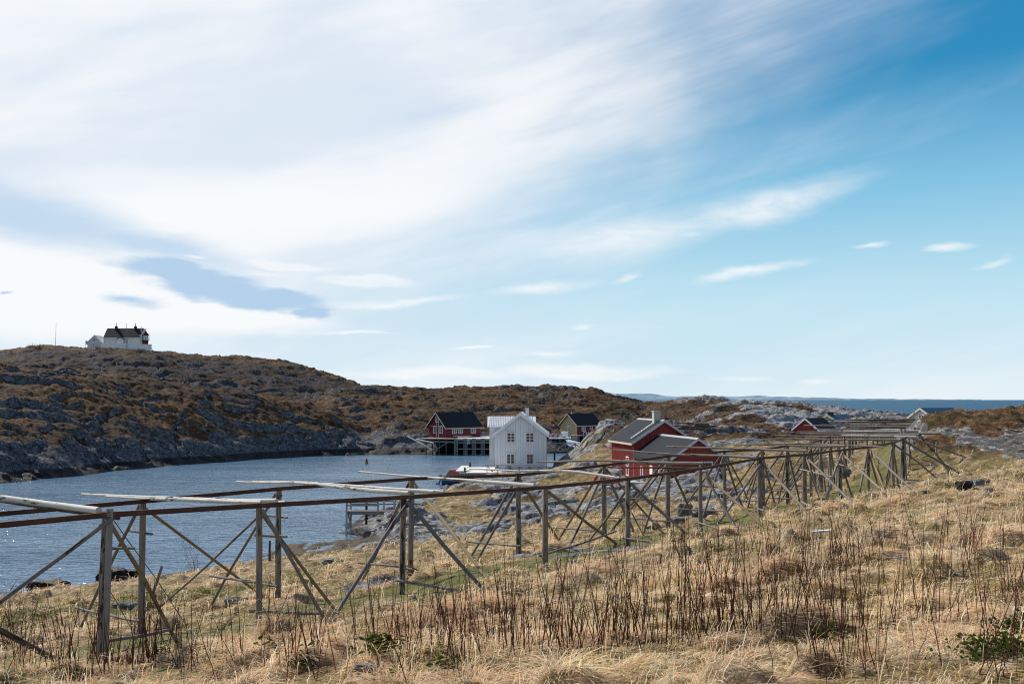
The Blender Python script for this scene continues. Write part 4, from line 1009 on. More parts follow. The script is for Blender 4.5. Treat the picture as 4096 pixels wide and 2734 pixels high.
# quay under it
def quay_piles(m, x, y, z0, z1, off): 
    for o in off: m.log((x + o[0], y + o[1], z0), (x + o[0], y + o[1], z1), .13, .13, 8, .0, 2)
qa = survey(1818, 1751, 181); QZ = k.z - .12
QUAY = thing("timber_quay", "timber quay on rows of triple piles in front of the red cabin across the water", "quay", (qa.x, qa.y, 0))
mq = lambda: MB((qa.x, qa.y, 0))
def qpart(name, mat, fn): m = mq(); fn(m); return m.build(name, mat, QUAY)
A0 = survey(1818, 1751, 181); A1 = survey(2030, 1749, 183.5)
def deckpoly(m, pts, z, th): m.prism([(p[0], p[1]) for p in pts], 'z', z - th, z)
qpart("deck", M_PALEPLANK, lambda m: deckpoly(m, [(A0.x, A0.y), (A1.x, A1.y), (A1.x + .5, A1.y + 11), (A0.x + 1, A0.y + 11)], QZ, .14))
qpart("beam", M_PLANK, lambda m: [m.box(A0.x, A1.x, A0.y - .02, A0.y + .12, QZ - dz - .22, QZ - dz) for dz in (.16, .62, 1.75)])
for sx in (1824, 1862, 1896, 1931, 1965, 1996):
    p = survey(sx, 1800, 181.2 + (sx - 1824) * .0125)
    qpart("pile_cluster", M_PLANK, lambda m: [m.log((p.x + o, p.y - .22, -1.5), (p.x + o, p.y - .22, QZ + .02), .115, .115, 8, 0, 2) for o in (-.27, 0, .27)])
    qpart("back_pile", M_DARKLOG, lambda m: m.log((p.x, p.y + 3.6, -1.5), (p.x, p.y + 3.6, QZ - .16), .13, .13, 8, 0, 2))
B0 = survey(1666, 1750, 183); B1 = survey(1819, 1755, 180.6)
qpart("side_deck", M_PLANK, lambda m: deckpoly(m, [(B0.x, B0.y), (B1.x, B1.y), (B1.x + .6, B1.y + 8), (B0.x + 3, B0.y + 7)], QZ - .02, .12))
qpart("joist", M_PLANK, lambda m: m.beam((B0.x + 1.0, B0.y + .1, QZ - .5), (B1.x, B1.y + .15, QZ - .62), .12, .25))
for f in (.25, .42, .60, .78): 
    p = B0.lerp(B1, f); qpart("post", M_DARKLOG, lambda m: m.log((p.x, p.y + .3, -1.2), (p.x, p.y + .3, QZ - .16), .12, .1, 8, 0, 2))
qpart("brace", M_PLANK, lambda m: m.beam(survey(1746, 1796, 180.5), survey(1791, 1768, 180.3), .2, .1))
qpart("fender_ladder", M_ZINC, lambda m: [m.beam(survey(1870, 1758 + 5 * i, 180.6), survey(1878, 1758 + 5 * i, 180.6), .07, .07) for i in range(4)] + [m.beam(survey(sx, 1753, 180.6), survey(sx, 1776, 180.6), .06, .06) for sx in (1870, 1878)])
qpart("bench", M_WARMTRIM, lambda m: (m.beam(survey(1815, 1743, 182), survey(1888, 1742, 183), .35, .06), m.beam(survey(1832, 1747, 182), survey(1878, 1746, 183), .05, .22)))
for (x0, y0, x1, y1, lab) in ((1629, 1743, 1729, 1797, "long pale beam slanting down the rocks to the left of the red cabin"), (1664, 1755, 1734, 1771, "shorter pale beam lying on the rocks beside the quay")):
    a, b = survey(x0, y0, 181.5), survey(x1, y1, 179.6); m = MB(a); m.beam(a, b, .28, .16); o = m.build("timber_beam", M_PALEPLANK, None, a); tag(o, lab, "beam")

# ---- cabin with ochre gable, its deck, fence, container
D = 196.0; k = survey(2308, 1737, D); sc = D / 3982
W_, L_ = 4.5, 7.0; org = k - ox * W_ / 2
yc = House("ochre_cabin", "cabin with ochre gable and dark red long side on a raised deck", "cabin", org, la, L_, W_, 1.95, 3.95, M_REDDK, M_SLATE, M_WARMTRIM, .35, gable_mat=M_OCHRE, base=-.2, barge=.16)
yc.window('front', .05, .75, .62, .85, 2, 2); yc.window('right', 1.9, .7, .85, 1.15, 2, 2, glass=M_CURT)
for u in (4.15, 5.75): yc.window('right', u, .95, .6, .8, 1, 1, glass=M_CURT)
m = MB(); m.log((.1, .7, yc.r - .1), (.1, .7, yc.r + .55), .06, None, 8); m.build("stove_pipe", M_ZINC, yc.root)
dk = thing("raised_deck", "raised timber deck on posts in front of the ochre cabin", "deck", (k.x, k.y, 0))
C0 = survey(2279, 1738, 192.5); C1 = survey(2420, 1737, 197)
dz = k.z - .1
def dpart(name, mat, fn): m = MB((k.x, k.y, 0)); fn(m); return m.build(name, mat, dk)
dpart("decking", M_PLANK, lambda m: deckpoly(m, [(C0.x, C0.y), (C1.x, C1.y), (C1.x + 1, C1.y + 7), (C0.x + 1, C0.y + 7)], dz, .14))
for sx in (2316, 2334, 2360, 2386): p = survey(sx, 1738, 193 + (sx - 2300) * .03); dpart("post", M_PLANK, lambda m: m.beam((p.x, p.y + .2, -1), (p.x, p.y + .2, dz - .14), .18, .18))
dpart("concrete_base", M_CONC, lambda m: m.box(C0.x + .2, C0.x + 1.5, C0.y + .5, C0.y + 4, -.5, dz - .15))
dpart("brace", M_PLANK, lambda m: (m.beam(survey(2335, 1752, 193.6), survey(2360, 1763, 193.6), .12, .1), m.beam(survey(2386, 1742, 194), survey(2362, 1756, 194), .12, .1)))
for i, sx in enumerate((2335, 2346, 2354.5, 2363, 2372, 2380, 2388, 2396, 2404.5)):
    d_ = 193.2 + (sx - 2300) * .03; p = survey(sx, 1738, d_); dpart("rail_post", M_ZINC, lambda m: m.beam((p.x, p.y, dz), (p.x, p.y, dz + .72), .09, .09))
dpart("rail_brace", M_ZINC, lambda m: [m.beam(survey(a, 1727, 194), survey(a + 22, 1738, 194.4), .06, .12) for a in (2338, 2363)])
def fence(x0, x1, y0, y1, d, label):
    a = survey(x0, y1, d); m = MB(a); n = max(4, int((x1 - x0) / 3))
    for i in range(n): p = survey(x0 + (x1 - x0) * (i + .5) / n, y1, d); m.box(p.x - .055, p.x + .055, p.y - .02, p.y, p.z, p.z + (y1 - y0) * d / 3982)
    for f in (.2, .8): b = survey(x1, y1, d); zz = a.z + (y1 - y0) * d / 3982 * f; m.box(a.x, b.x, a.y + .001, a.y + .04, zz - .04, zz + .04)
    o = m.build("picket_fence", M_ZINC, None, a); tag(o, label, "fence")
fence(2200, 2228, 1734, 1749, 190, "grey picket fence with the red buoy hanging on it"); fence(2237, 2253, 1734, 1748, 190, "short grey picket fence beside the white container")
p = survey(2211.5, 1739.5, 189.7); m = MB(p); m.lathe([(.02, -.23)] + [(.23 * math.sin(a), -.23 * math.cos(a)) for a in np.linspace(.2, 2.9, 9)] + [(.05, .24), (.05, .32)], 0, 0, 14)
m.off = Vector((0, 0, 0)); o = m.build("buoy_float", plain("red_buoy_plastic", (.62, .06, .08), .4), None, p); o.data.transform(Matrix.Translation(p)); tag(o, "round red float hanging on the grey picket fence", "buoy")
a = survey(2248, 1745, 191.5); b = survey(2273, 1745, 191.5); m = MB(a); m.box(a.x, b.x, a.y, a.y + 1.1, a.z, a.z + .90)
for i in range(5): x = a.x + (b.x - a.x) * (i + .5) / 5; m.box(x - .03, x + .03, a.y - .03, a.y, a.z, a.z + .9)
for zz in (.2, .5, .8): m.box(a.x, b.x, a.y - .045, a.y - .03, a.z + zz - .02, a.z + zz + .02)
m.box(a.x + .4, a.x + .7, a.y + .4, a.y + .7, a.z + .9, a.z + 1.0)
o = m.build("tank_container", M_TRIM, None, a); tag(o, "white caged liquid tank in front of the ochre gable", "container")
lp = thing("landing_stage", "low landing stage with posts below the ochre cabin", "landing", (a.x, a.y, 0))
L0 = survey(2198, 1750, 190); L1 = survey(2278, 1750, 190.5)
m = MB((a.x, a.y, 0)); m.box(L0.x, L1.x, L0.y - .3, L0.y + 4.5, L0.z - .2, L0.z - .01); m.build("decking", M_PALEPLANK, lp)
for sx in (2204, 2240, 2274): q = survey(sx, 1752, 190); m = MB((a.x, a.y, 0)); m.beam((q.x, q.y, -1), (q.x, q.y, L0.z - .2), .15, .15); m.build("post", M_PLANK, lp)
for sx in (2267, 2276.5): q = survey(sx, 1749, 189.9); m = MB((a.x, a.y, 0)); m.beam((q.x, q.y, L0.z), (q.x, q.y, L0.z + .78), .07, .07); m.build("rail_post", M_ZINC, lp)
# small red shed peeping out behind the white house
k2 = survey(2200, 1748, 193); sh = House("red_shed", "small dark red shed half hidden behind the right wall of the white house", "shed", (k2.x - 1.4, 193, k2.z), 0, 3.2, 3.4, 1.5, 2.15, M_REDDK, M_FELT, M_PLANK, .35, base=-.8, barge=.12)
sh.window('front', .95, .55, .4, .6, 1, 2, trim=M_WARMTRIM)
# aluminium gangway
ga_, gb_ = survey(2263, 1758, 178), survey(2338, 1778, 174)
gw = thing("gangway", "white aluminium gangway sloping down to the water left of the rock hill", "gangway", ga_)
def gpart(nm, fn): m = MB(ga_); fn(m); m.build(nm, M_TRIM, gw)
for o_ in (0, .9):
    v = Vector((.5, 1, 0)).normalized() * o_ * 1.1
    gpart("handrail", lambda m: m.beam(ga_ + v, gb_ + v, .10, .10)); gpart("stringer", lambda m: m.beam(ga_ + v - Vector((0, 0, .8)), gb_ + v - Vector((0, 0, .8)), .08, .14))
    gpart("truss", lambda m: [m.beam((ga_ + v).lerp(gb_ + v, i / 9) - Vector((0, 0, .8 * (i % 2))), (ga_ + v).lerp(gb_ + v, (i + 1) / 9) - Vector((0, 0, .8 * ((i + 1) % 2))), .045, .045) for i in range(9)])
gpart("walkway", lambda m: m.beam(ga_.lerp(gb_, 0) + Vector((.25, .5, -.76)), gb_ + Vector((.25, .5, -.76)), .9, .05))
a, b = survey(2268, 1768, 172), survey(2322, 1784, 171); m = MB(a)
for i in range(1): m.log(a, b, .30, .22, 12, 0, 8)
o = m.build("dinghy_hull", M_TRIM, None, a); tag(o, "white upturned hull lying under the gangway", "boat")
# footbridge with crossed railings
E0, E1 = survey(2184, 1803, 128), survey(2330, 1803, 132)
fb = thing("footbridge", "grey wooden footbridge with crossed railings between the white house and the rock hill", "bridge", E0)
def fpart(nm, mat, fn): m = MB(E0); fn(m); m.build(nm, mat, fb)
fpart("deck", M_DARKLOG, lambda m: m.beam(E0 + Vector((0, .7, -.1)), E1 + Vector((0, .7, -.1)), 1.5, .22))
n_ = 4
for i in range(n_ + 1):
    p = E0.lerp(E1, (i - .06) / (n_ - .3)); fpart("post", M_PLANK, lambda m: m.beam(p - Vector((0, .1, .3)), p + Vector((0, -.1, 1.0)), .12, .12))
    if i < n_:
        q = E0.lerp(E1, (i + 1 - .06) / (n_ - .3))
        fpart("cross_brace", M_PLANK, lambda m: (m.beam(p + Vector((0, -.08, .08)), q + Vector((0, -.08, .95)), .04, .13), m.beam(p + Vector((0, -.13, .95)), q + Vector((0, -.13, .08)), .04, .13)))
fpart("handrail", M_PLANK, lambda m: m.beam(E0 + Vector((0, -.1, 1.03)), E1 + Vector((0, -.1, 1.03)), .16, .06))
fpart("pile", M_DARKLOG, lambda m: m.log(survey(2218, 1875, 128.6), survey(2218, 1808, 128.6), .13, None, 10, 0, 2))

# ---- the large red house with its wing
th = math.radians(10.1); gx = Vector((math.cos(th), math.sin(th), 0)); gy = Vector((-math.sin(th), math.cos(th), 0))
C = survey(2536, 1766, 92); zb = 2.0; W_ = 5.7
big = House("red_house", "large red boarded house with grey roof and square chimney behind the rack", "house", (C.x + gx.x * W_ / 2, C.y + gx.y * W_ / 2, zb), th, 7.4, W_, C.z - zb, 8.0 - zb, M_RED, M_FELT, M_GREYTRIM, .32, base=-1.2, battens=.215, barge=.15, ridgecap=M_ZINC2, eave_trim=M_WARMTRIM)
big.window('left', 2.0, 1.0, .62, 1.6, 1, 2, glass=M_CURT)
big.corner(M_RED, .14)
big.chimney(-.25, 1.35, .62, .62, 8.0 - zb - .5, 8.85 - zb, M_CONC)
sl_ = (big.r - big.e) / (big.W / 2); 
def rz(x, up): return big.r - sl_ * abs(x) + up
m = MB()
for y in (1.05, 1.42): m.beam((-.55, y, rz(.55, .22)), (-2.75, y, rz(2.75, .22)), .05, .05)
for i in range(9): x = -.65 - i * .25; m.box(x - .05, x + .05, 1.05, 1.42, rz(x, .16), rz(x, .20))
m.build("roof_ladder", M_TRIM, big.root)
C2 = survey(2680, 1834, 82.2); W2 = 4.75; zb2 = 3.3
L2 = 9.9
wing = House("red_house_wing", "lower red wing of the large red house with white trimmed gable and window", "house", (C2.x + gx.x * W2 / 2, C2.y + gx.y * W2 / 2, zb2), th, L2 - .05, W2, 5.05 - zb2, 6.7 - zb2, M_RED, M_FELT, M_GREYTRIM, .30, base=-1.6, battens=.225, barge=.11, back=False, ridgecap=M_ZINC2, eave_trim=M_CHIM)
wing.window('front', .72, .35, .98, 1.15, 1, 1, casing=.12)
for u, z in ((7.6, -.55), (2.4, -.25)): wing.window('left', u, z + .25, .55, .95, 1, 1, glass=M_CURT)
wing.door('left', 4.9, -.95, .75, 1.95)
wing.corner(M_RED, .1)
# red plank landing, concrete step
a = survey(2395, 1912, 88); b = survey(2492, 1920, 87)
pl = thing("plank_landing", "pinkish red plank landing at the foot of the large red house", "landing", (b.x, b.y, 2.0))
m = MB((b.x, b.y, 2.0)); m.prism([(a.x, a.y), (b.x, b.y), (b.x - .3, b.y + 3), (a.x - .3, a.y + 3)], 'z', 1.3, 3.02); m.build("side_boards", M_REDDECK, pl)
m = MB((b.x, b.y, 2.0)); m.prism([(a.x - .05, a.y - .06), (b.x + .06, b.y - .06), (b.x - .24, b.y + 3.05), (a.x - .35, a.y + 3.05)], 'z', 3.023, 3.08); m.build("top_boards", M_RED, pl)
a = survey(2524, 1935, 84); g = gz(a.x, a.y); m = MB((a.x, a.y, g)); m.prism([(a.x, a.y), (a.x + 1.1, a.y - .1), (a.x + 1.2, a.y + 1.3), (a.x, a.y + 1.4)], 'z', g - .5, max(g + .12, 2.55)); o = m.build("concrete_step", M_CONC, None, (a.x, a.y, g)); tag(o, "pale concrete step by the white door of the red wing", "step")

# ---- far huts
D = 158.0; k = survey(3285 - 12, 1716, D)
W_ = 4.3; la2 = math.radians(-47); ox2 = Vector((math.cos(la2), math.sin(la2), 0))
ez = survey(3280, 1716, D).z; rz_ = survey(3244, 1675, D).z; b0 = 4.6
hut = House("red_hut", "small red hut with white bargeboards and dark roof beyond the rack", "hut", (k.x - ox2.x * W_ / 2, k.y - ox2.y * W_ / 2, b0), la2, 5.2, W_, ez - b0, rz_ - b0, M_RED, M_SLATE, M_TRIM, .28, base=-1, battens=.24, barge=.22)
D = 190.0; k = survey(3360, 1694, D); W_ = 5.0; b0 = 4.5
ez = survey(3360, 1690, D).z; rz_ = survey(3336, 1661, D).z
bh = House("ochre_house", "ochre house with blue metal roof and black chimney behind the red hut", "house", (k.x - ox2.x * W_ / 2, k.y - ox2.y * W_ / 2, b0), la2, 7.0, W_, ez - b0, rz_ - b0, M_OCHRE, M_BLUEROOF, M_CREAMTRIM, .3, base=-1, barge=.22)
bh.chimney(.0, 1.0, .85, .8, bh.r - .3, bh.r + .55, M_CHIM)
D = 150.0; k = survey(3731, 1668, D); W_ = 4.2; b0 = 5.0; la3 = math.radians(-64); ox3 = Vector((math.cos(la3), math.sin(la3), 0))
ez = survey(3728, 1662, D).z; rz_ = survey(3706, 1634, D + 1).z
fw = House("cream_house", "cream gabled house with blue roof half hidden behind the mossy knoll", "house", (k.x - ox3.x * W_ / 2, k.y - ox3.y * W_ / 2, b0), la3, 6.6, W_, ez - b0 - .2, rz_ - b0, plain("cream_wall_paint", (.75, .70, .58), .6, .06), M_BLUEROOF, M_CREAMTRIM, .3, base=-1, barge=.2)
fw.window('front', .0, fw.e - .35, .8, .6, 2, 2)

# ---- lighthouse station on the hill
D = 334.0; sc = D / 3982
a, b = survey(414, 1378, D), survey(560, 1378, D); zb = survey(480, 1392, D).z
lh_L = b.x - a.x
lh = House("lighthouse_keepers_house", "long white keeper's house with black roof and two chimneys on the hilltop", "house", (a.x, D + 3.2, zb), math.radians(-90), lh_L, 6.4, survey(480, 1350, D).z - zb, survey(480, 1314, D + 3).z - zb, M_GREYW, M_SLATE, M_TRIM, .12, base=-2, barge=.15)
for sx in (430, 456.5, 471, 501, 517.5, 543): lh.window('right', (sx - 414) * sc, survey(sx, 1370, D).z - zb, .55 if sx != 471 else .3, .95, 1, 1, glass=M_LENS, casing=.12)
for sx in (448.5, 526.5):
    c = lh.chimney(0, (sx - 414) * sc, .75, .75, lh.r - .4, lh.r + .72, M_CHIM); m = MB(); m.lathe([(.14, lh.r + .80), (.10, lh.r + 1.5), (.03, lh.r + 2.1)], 0, (sx - 414) * sc, 8); m.build("chimney_cowl", plain("verdigris_cowl", (.10, .15, .16), .5), c)
m = MB(); w0 = 3.2; u = (486.5 - 414) * sc; m.box(w0, w0 + 1.3, u - 1.0, u + 1.0, -1, survey(480, 1356, D).z - zb); m.prism([(u - 1.0, survey(480, 1356, D).z - zb), (u + 1.0, survey(480, 1356, D).z - zb), (u, survey(480, 1352, D).z - zb + .25)], 'x', w0, w0 + 1.3)
porch = m.build("porch", M_GREYW, lh.root)
m = MB(); zt = survey(480, 1352, D).z - zb + .25; ze_ = survey(480, 1357, D).z - zb
for sy in (-1, 1): m.prism([(u, zt), (u + sy * 1.15, ze_), (u + sy * 1.15, ze_ + .14), (u, zt + .16)], 'x', w0 + .1, w0 + 1.5)
m.build("porch_roof", M_SLATE, porch)
g = MB(); g.box(w0 + 1.302, w0 + 1.33, u + .25, u + .65, .9, 1.7); g.build("porch_window", M_LENS, porch)
# light tower
tc_ = survey(577.5, 1376, D); tx, ty = tc_.x, D + 1.0
tw = thing("light_tower", "dark red round lighthouse tower with glazed lantern at the end of the keeper's house", "lighthouse", (tx, ty, zb))
Z = lambda sy: survey(577, sy, D).z
def tpart(nm, mat, fn): m = MB((tx, ty, zb)); fn(m); return m.build(nm, mat, tw)
M_TOWER = plain("tower_red_paint", (.13, .022, .028), .55, .15)
tpart("tower", M_TOWER, lambda m: m.lathe([(.92, zb - 1.5), (.90, Z(1362)), (1.08, Z(1361))], tx, ty, 20))
tpart("gallery", M_CHIM, lambda m: m.lathe([(1.22, Z(1361)), (1.22, Z(1360))], tx, ty, 20))
tpart("lantern_glazing", M_LENS, lambda m: m.lathe([(.86, Z(1360)), (.86, Z(1340))], tx, ty, 16))
tpart("glazing_bar", M_CHIM, lambda m: [m.beam((tx + .89 * math.cos(q), ty + .89 * math.sin(q), Z(1360)), (tx + .89 * math.cos(q), ty + .89 * math.sin(q), Z(1340)), .05, .05) for q in np.arange(0, 6.28, .6283)])
tpart("lantern_roof", M_REDROOF, lambda m: m.lathe([(1.12, Z(1340)), (.95, Z(1336)), (.22, Z(1324)), (.10, Z(1322)), (.10, Z(1319)), (.26, Z(1317)), (.26, Z(1315.5)), (.05, Z(1314))], tx, ty, 20))
tpart("railing", M_ZINC, lambda m: [m.beam((tx + 1.2 * math.cos(q), ty + 1.2 * math.sin(q), Z(1360)), (tx + 1.2 * math.cos(q), ty + 1.2 * math.sin(q), Z(1350)), .035, .035) for q in np.arange(0, 6.28, .5236)])
tpart("antenna", M_ZINC, lambda m: [m.log((tx + x, ty, Z(1360)), (tx + x, ty, Z(y)), .03, None, 6, 0, 2) for x, y in ((1.12, 1322), (1.3, 1331))])
b_ = MB(); 
aw = MB((tx, ty, zb)); aw.box(tx - 1.9, tx - .95, ty - .6, ty + 2, zb - 1, Z(1338)); aw.build("link_building", M_GREYW, tw)
rd = survey(561, 1318, D); m = MB((tx, ty, zb)); m.log((rd.x, ty, Z(1340)), (rd.x, ty, Z(1305)), .06, None, 6, 0, 2); m.beam((rd.x - .5, ty, Z(1304)), (rd.x + .5, ty, Z(1304)), .05, .05); m.beam((rd.x - .4, ty, Z(1311)), (rd.x + .4, ty, Z(1311)), .05, .05); m.beam((rd.x - .5, ty, Z(1304)), (rd.x - .4, ty, Z(1311)), .04, .04); m.beam((rd.x + .5, ty, Z(1304)), (rd.x + .4, ty, Z(1311)), .04, .04); m.build("radar_mast", M_ZINC, tw)
# shed by the keeper's house
a, b = survey(352, 1387, D), survey(407, 1387, D); zs = survey(380, 1389, D).z
sd2 = House("white_shed", "pale gabled shed left of the keeper's house on the hilltop", "shed", ((a.x + b.x) / 2, D - .5, zs), 0, 6, b.x - a.x, survey(380, 1368, D).z - zs, survey(378, 1341, D).z - zs, M_GREYW, M_GREYW, M_TRIM, .1, base=-2, barge=.12)
sd2.window('front', .0, 2.25, .55, .8, 1, 1, casing=.06); sd2.window('front', -.25, .55, .38, .7, 1, 2, casing=.1); sd2.window('front', -.95, 1.75, .35, .65, 1, 1, casing=.05, glass=M_GREYW)
p0 = survey(348, 1376, D); ou = House("outhouse", "tiny white outhouse jutting from the left of the hilltop shed", "shed", (p0.x, D - .2, p0.z), 0, 1.2, .85, .75, 1.1, M_GREYW, M_GREYW, M_TRIM, .08, base=-.1, barge=.08)
m = MB(); [m.box(x - .05, x + .05, .1, .2, -1.9, -.1) for x in (-.35, .3)]; m.build("stilt", M_PLANK, ou.root)
# garden fence
fx = [survey(405 + (607 - 405) * i / 40, np.interp(i, [0, 8, 40], [1373, 1372.5, 1377.5]), D - 3.5) for i in range(41)]
fn_ = thing("board_fence", "tall white board fence around the keeper's house", "fence", (fx[20].x, fx[20].y, zb))
m = MB((fx[20].x, fx[20].y, zb))
for i in range(40):
    p, q = fx[i], fx[i + 1]; bt = min(gz(p.x, p.y), gz(q.x, q.y)) - .3
    m.box(p.x + .01, q.x - .01, p.y - .04, p.y, bt, p.z)
m.build("boards", M_TRIM, fn_)
m = MB((fx[20].x, fx[20].y, zb)); m.beam(fx[0] + Vector((0, -.02, .05)), fx[20] + Vector((0, -.02, .05)), .12, .08); m.beam(fx[20] + Vector((0, -.02, .05)), fx[40] + Vector((0, -.02, .05)), .12, .08); m.build("top_rail", M_TRIM, fn_)
for i in range(2, 40, 4): m = MB((fx[20].x, fx[20].y, zb)); p = fx[i]; m.box(p.x - .07, p.x + .07, p.y - .14, p.y - .05, gz(p.x, p.y) - .3, p.z - .15); m.build("post", M_TRIM, fn_)
m = MB((fx[20].x, fx[20].y, zb)); p = fx[40]; m.beam(p - Vector((-.05, 0, 1.1)), survey(614, 1406, D - 3.5) - Vector((0, 0, .3)), .08, .08); m.build("prop", M_PLANK, fn_)
def mast(S0, S1, d, r, lab, nm="flagpole", cat="flagpole", knob=True):
    p = survey(*S1, d); q = survey(*S0, d); z0 = gz(p.x, p.y) - .4
    m = MB((p.x, p.y, z0)); m.log((p.x, p.y, z0), (p.x, p.y, q.z), r, r * .55, 8, 0, 4)
    if knob: m.lathe([(.02, q.z), (.10, q.z + .08), (.10, q.z + .16), (.02, q.z + .24)], p.x, p.y, 8)
    o = m.build(nm, M_PLANK if nm == "mast" else M_POLEG, None, (p.x, p.y, z0)); tag(o, lab, cat)
mast((504.5, 1297), (504.5, 1393), 326, .10, "taller dark flagpole in front of the keeper's house")
mast((509, 1310), (509, 1392), 327, .07, "shorter pale flagpole right beside the taller one", knob=False)
mast((222.5, 1295), (222, 1387), 330, .07, "thin lone mast on the skyline left of the keeper's house", "mast", "mast")

# ---- plank pier with slatted front, railings, boat
D = 112.0
a, b = survey(1838, 1889, D), survey(2060, 1889, D); far0 = survey(1868, 1867.5, 121); pz = a.z
pier = thing("plank_pier", "bleached plank pier with slatted front wall left of the white house", "pier", (a.x, a.y, 0))
def ppart(nm, mat, fn): m = MB((a.x, a.y, 0)); fn(m); return m.build(nm, mat, pier)
far1 = survey(2000, 1867.5, 121)
ppart("deck", M_PALEPLANK, lambda m: deckpoly(m, [(a.x, a.y), (b.x, b.y), (far1.x + 1.0, 121), (far0.x, 121)], pz, .14))
ppart("edge_beam", M_DARKLOG, lambda m: m.box(a.x, b.x, a.y - .03, a.y + .1, pz - .38, pz - .143))
ppart("slat", M_PLANK, lambda m: [m.box(a.x + .02 + i * .26, a.x + .15 + i * .26, a.y - .07, a.y - .032, -1.2, pz - .12) for i in range(22)])
ppart("lower_rail", M_PLANK, lambda m: m.box(a.x, b.x, a.y - .03, a.y + .06, .3, .5))
for i in range(8): ppart("pile", M_DARKLOG, lambda m: m.log((a.x + .2 + i * .9, a.y + 1.2, -1.5), (a.x + .2 + i * .9, a.y + 1.2, pz - .15), .13, None, 8, 0, 2))
ppart("mooring_pile", M_DARKLOG, lambda m: m.log(survey(1832, 1960, 111.5), survey(1832, 1934, 111.5), .12, None, 8, 0, 2))
p = survey(1880, 1868, 121); m = MB((p.x, p.y, 0)); m.log((p.x, p.y + .4, -1.5), (p.x, p.y + .4, survey(1880, 1850, 121).z), .14, None, 10, 0, 2); o = m.build("mooring_post", M_DARKLOG, None, (p.x, p.y, 0)); tag(o, "dark steel mooring post behind the plank pier", "post")
p, q = survey(1838, 1884, 112.3), survey(1861, 1863, 116); m = MB(p); m.beam(p, q, .9, .10); [m.beam(p.lerp(q, i / 8) + Vector((0, 0, -.14)), p.lerp(q, i / 8) + Vector((.03, .03, -.14)), .9, .06) for i in range(1, 8)]
o = m.build("boarding_ramp", M_PALEPLANK, None, p); tag(o, "white boarding ramp tilted up at the corner of the plank pier", "ramp")
p = survey(1859, 1869, 112.6); m = MB(p); m.log(survey(1859, 1889, 112.4), p, .10, None, 8, 0, 2); o = m.build("bollard", M_DARKLOG, None, survey(1859, 1889, 112.4)); o.data.transform(Matrix.Translation(p - survey(1859, 1889, 112.4))); tag(o, "short dark bollard with green rope on the pier corner", "bollard")
p = survey(1859, 1886, 112.2); m = MB(p); m.log(survey(1845, 1885, 112.1), survey(1862, 1886, 112.0), .035, None, 6, .03, 4); m.log(survey(1860, 1882, 112.0), survey(1870, 1946, 111.8), .035, None, 6, .03, 4); o = m.build("mooring_rope", plain("green_rope", (.08, .30, .26), .8), None, p); tag(o, "thin green mooring rope hanging down the slatted pier front", "rope")
def xrail(x0, x1, yt0, yt1, yb0, yb1, d, n, lab, first_thick=False):
    a_, b_ = survey(x0, yb0, d), survey(x1, yb1, d); at, bt = survey(x0, yt0, d), survey(x1, yt1, d)
    r = thing("crossed_railing", lab, "railing", a_)
    def xp(nm, fn): m = MB(a_); fn(m); m.build(nm, M_PLANK, r)
    ex = (bt - at).normalized() * .25
    xp("handrail", lambda m: m.beam(at - ex, bt + ex * .5, .12, .06))
    for i in range(n + 1):
        f = i / n; p0, p1 = a_.lerp(b_, f), at.lerp(bt, f); w_ = .22 if (first_thick and i == 0) else .08
        xp("post", lambda m: m.beam(p0 - Vector((0, 0, .5)), p1 + Vector((0, 0, .1 if w_ > .1 else -.03)), w_, w_))
        if i < n:
            q0, q1 = a_.lerp(b_, (i + 1) / n), at.lerp(bt, (i + 1) / n); mid = (p0 + q0) / 2 + Vector((0, 0, .12))
            xp("brace", lambda m: (m.beam(p1 - Vector((0, .05, .06)), mid - Vector((0, .05, 0)), .04, .09), m.beam(q1 - Vector((0, .05, .06)), mid - Vector((0, .05, 0)), .04, .09)))
xrail(1948, 2032, 1859.5, 1860, 1889, 1889, 112.1, 2, "grey railing with V braces on the pier deck, left of the pale gate post")
xrail(2039, 2196, 1864.5, 1866, 1884, 1884, 112.4, 4, "longer grey railing with V braces along the foot of the white house", True)
p, q = survey(1962, 1866, 119), survey(1979, 1866, 119)
pr = thing("pine_railing", "new pine railing at the left corner of the white house", "railing", p)
for (u, v) in (((1962, 1841), (1981, 1841)), ((1965, 1843), (1979, 1853)), ((1964, 1841), (1964, 1868)), ((1979, 1841), (1979, 1868))):
    m = MB(p); m.beam(survey(*u, 117.9), survey(*v, 117.9), .09, .09); m.build("rail", M_NEWWOOD, pr)
# boat
b0, b1 = survey(1768, 1931, 119), survey(1843, 1931, 119)
bo = thing("motor_boat", "small motor boat with blue hull and red canopy moored at the pier", "boat", (b0.x, 119.0, 0), 0.0)
M_HULL = plain("blue_hull_paint", (.012, .055, .15), .3, .2, .5); M_CANOPY = plain("red_canopy_cloth", (.58, .15, .13), .7, .15)
hl = 4.6
def hull(m):
    n = 14; vs = []; fs = []
    for i in range(n + 1):
        f = i / n; bw = .95 * (1 - max(0, (f - .45) / .55) ** 2.2) + .02; sh_ = .62 + .30 * f * f
        for (yy, zz) in ((-1, sh_), (-.92, .15), (-.55, -.25), (0, -.35), (.55, -.25), (.92, .15), (1, sh_)): vs.append((f * hl, yy * bw, zz))
    for i in range(n):
        for j in range(6): fs.append((i * 7 + j, i * 7 + j + 1, (i + 1) * 7 + j + 1, (i + 1) * 7 + j))
        fs.append((i * 7 + 6, i * 7, (i + 1) * 7, (i + 1) * 7 + 6))
    fs.append(tuple(range(6, -1, -1))); m._add(vs, fs, None, False)
m = MB(); hull(m); m.build("hull", M_HULL, bo)
m = MB(); m.prism([(.25, .66), (.95, 1.72), (3.2, 1.75), (3.6, .85), (3.4, .8)], 'y', -.80, .80); m.build("canopy", M_CANOPY, bo)
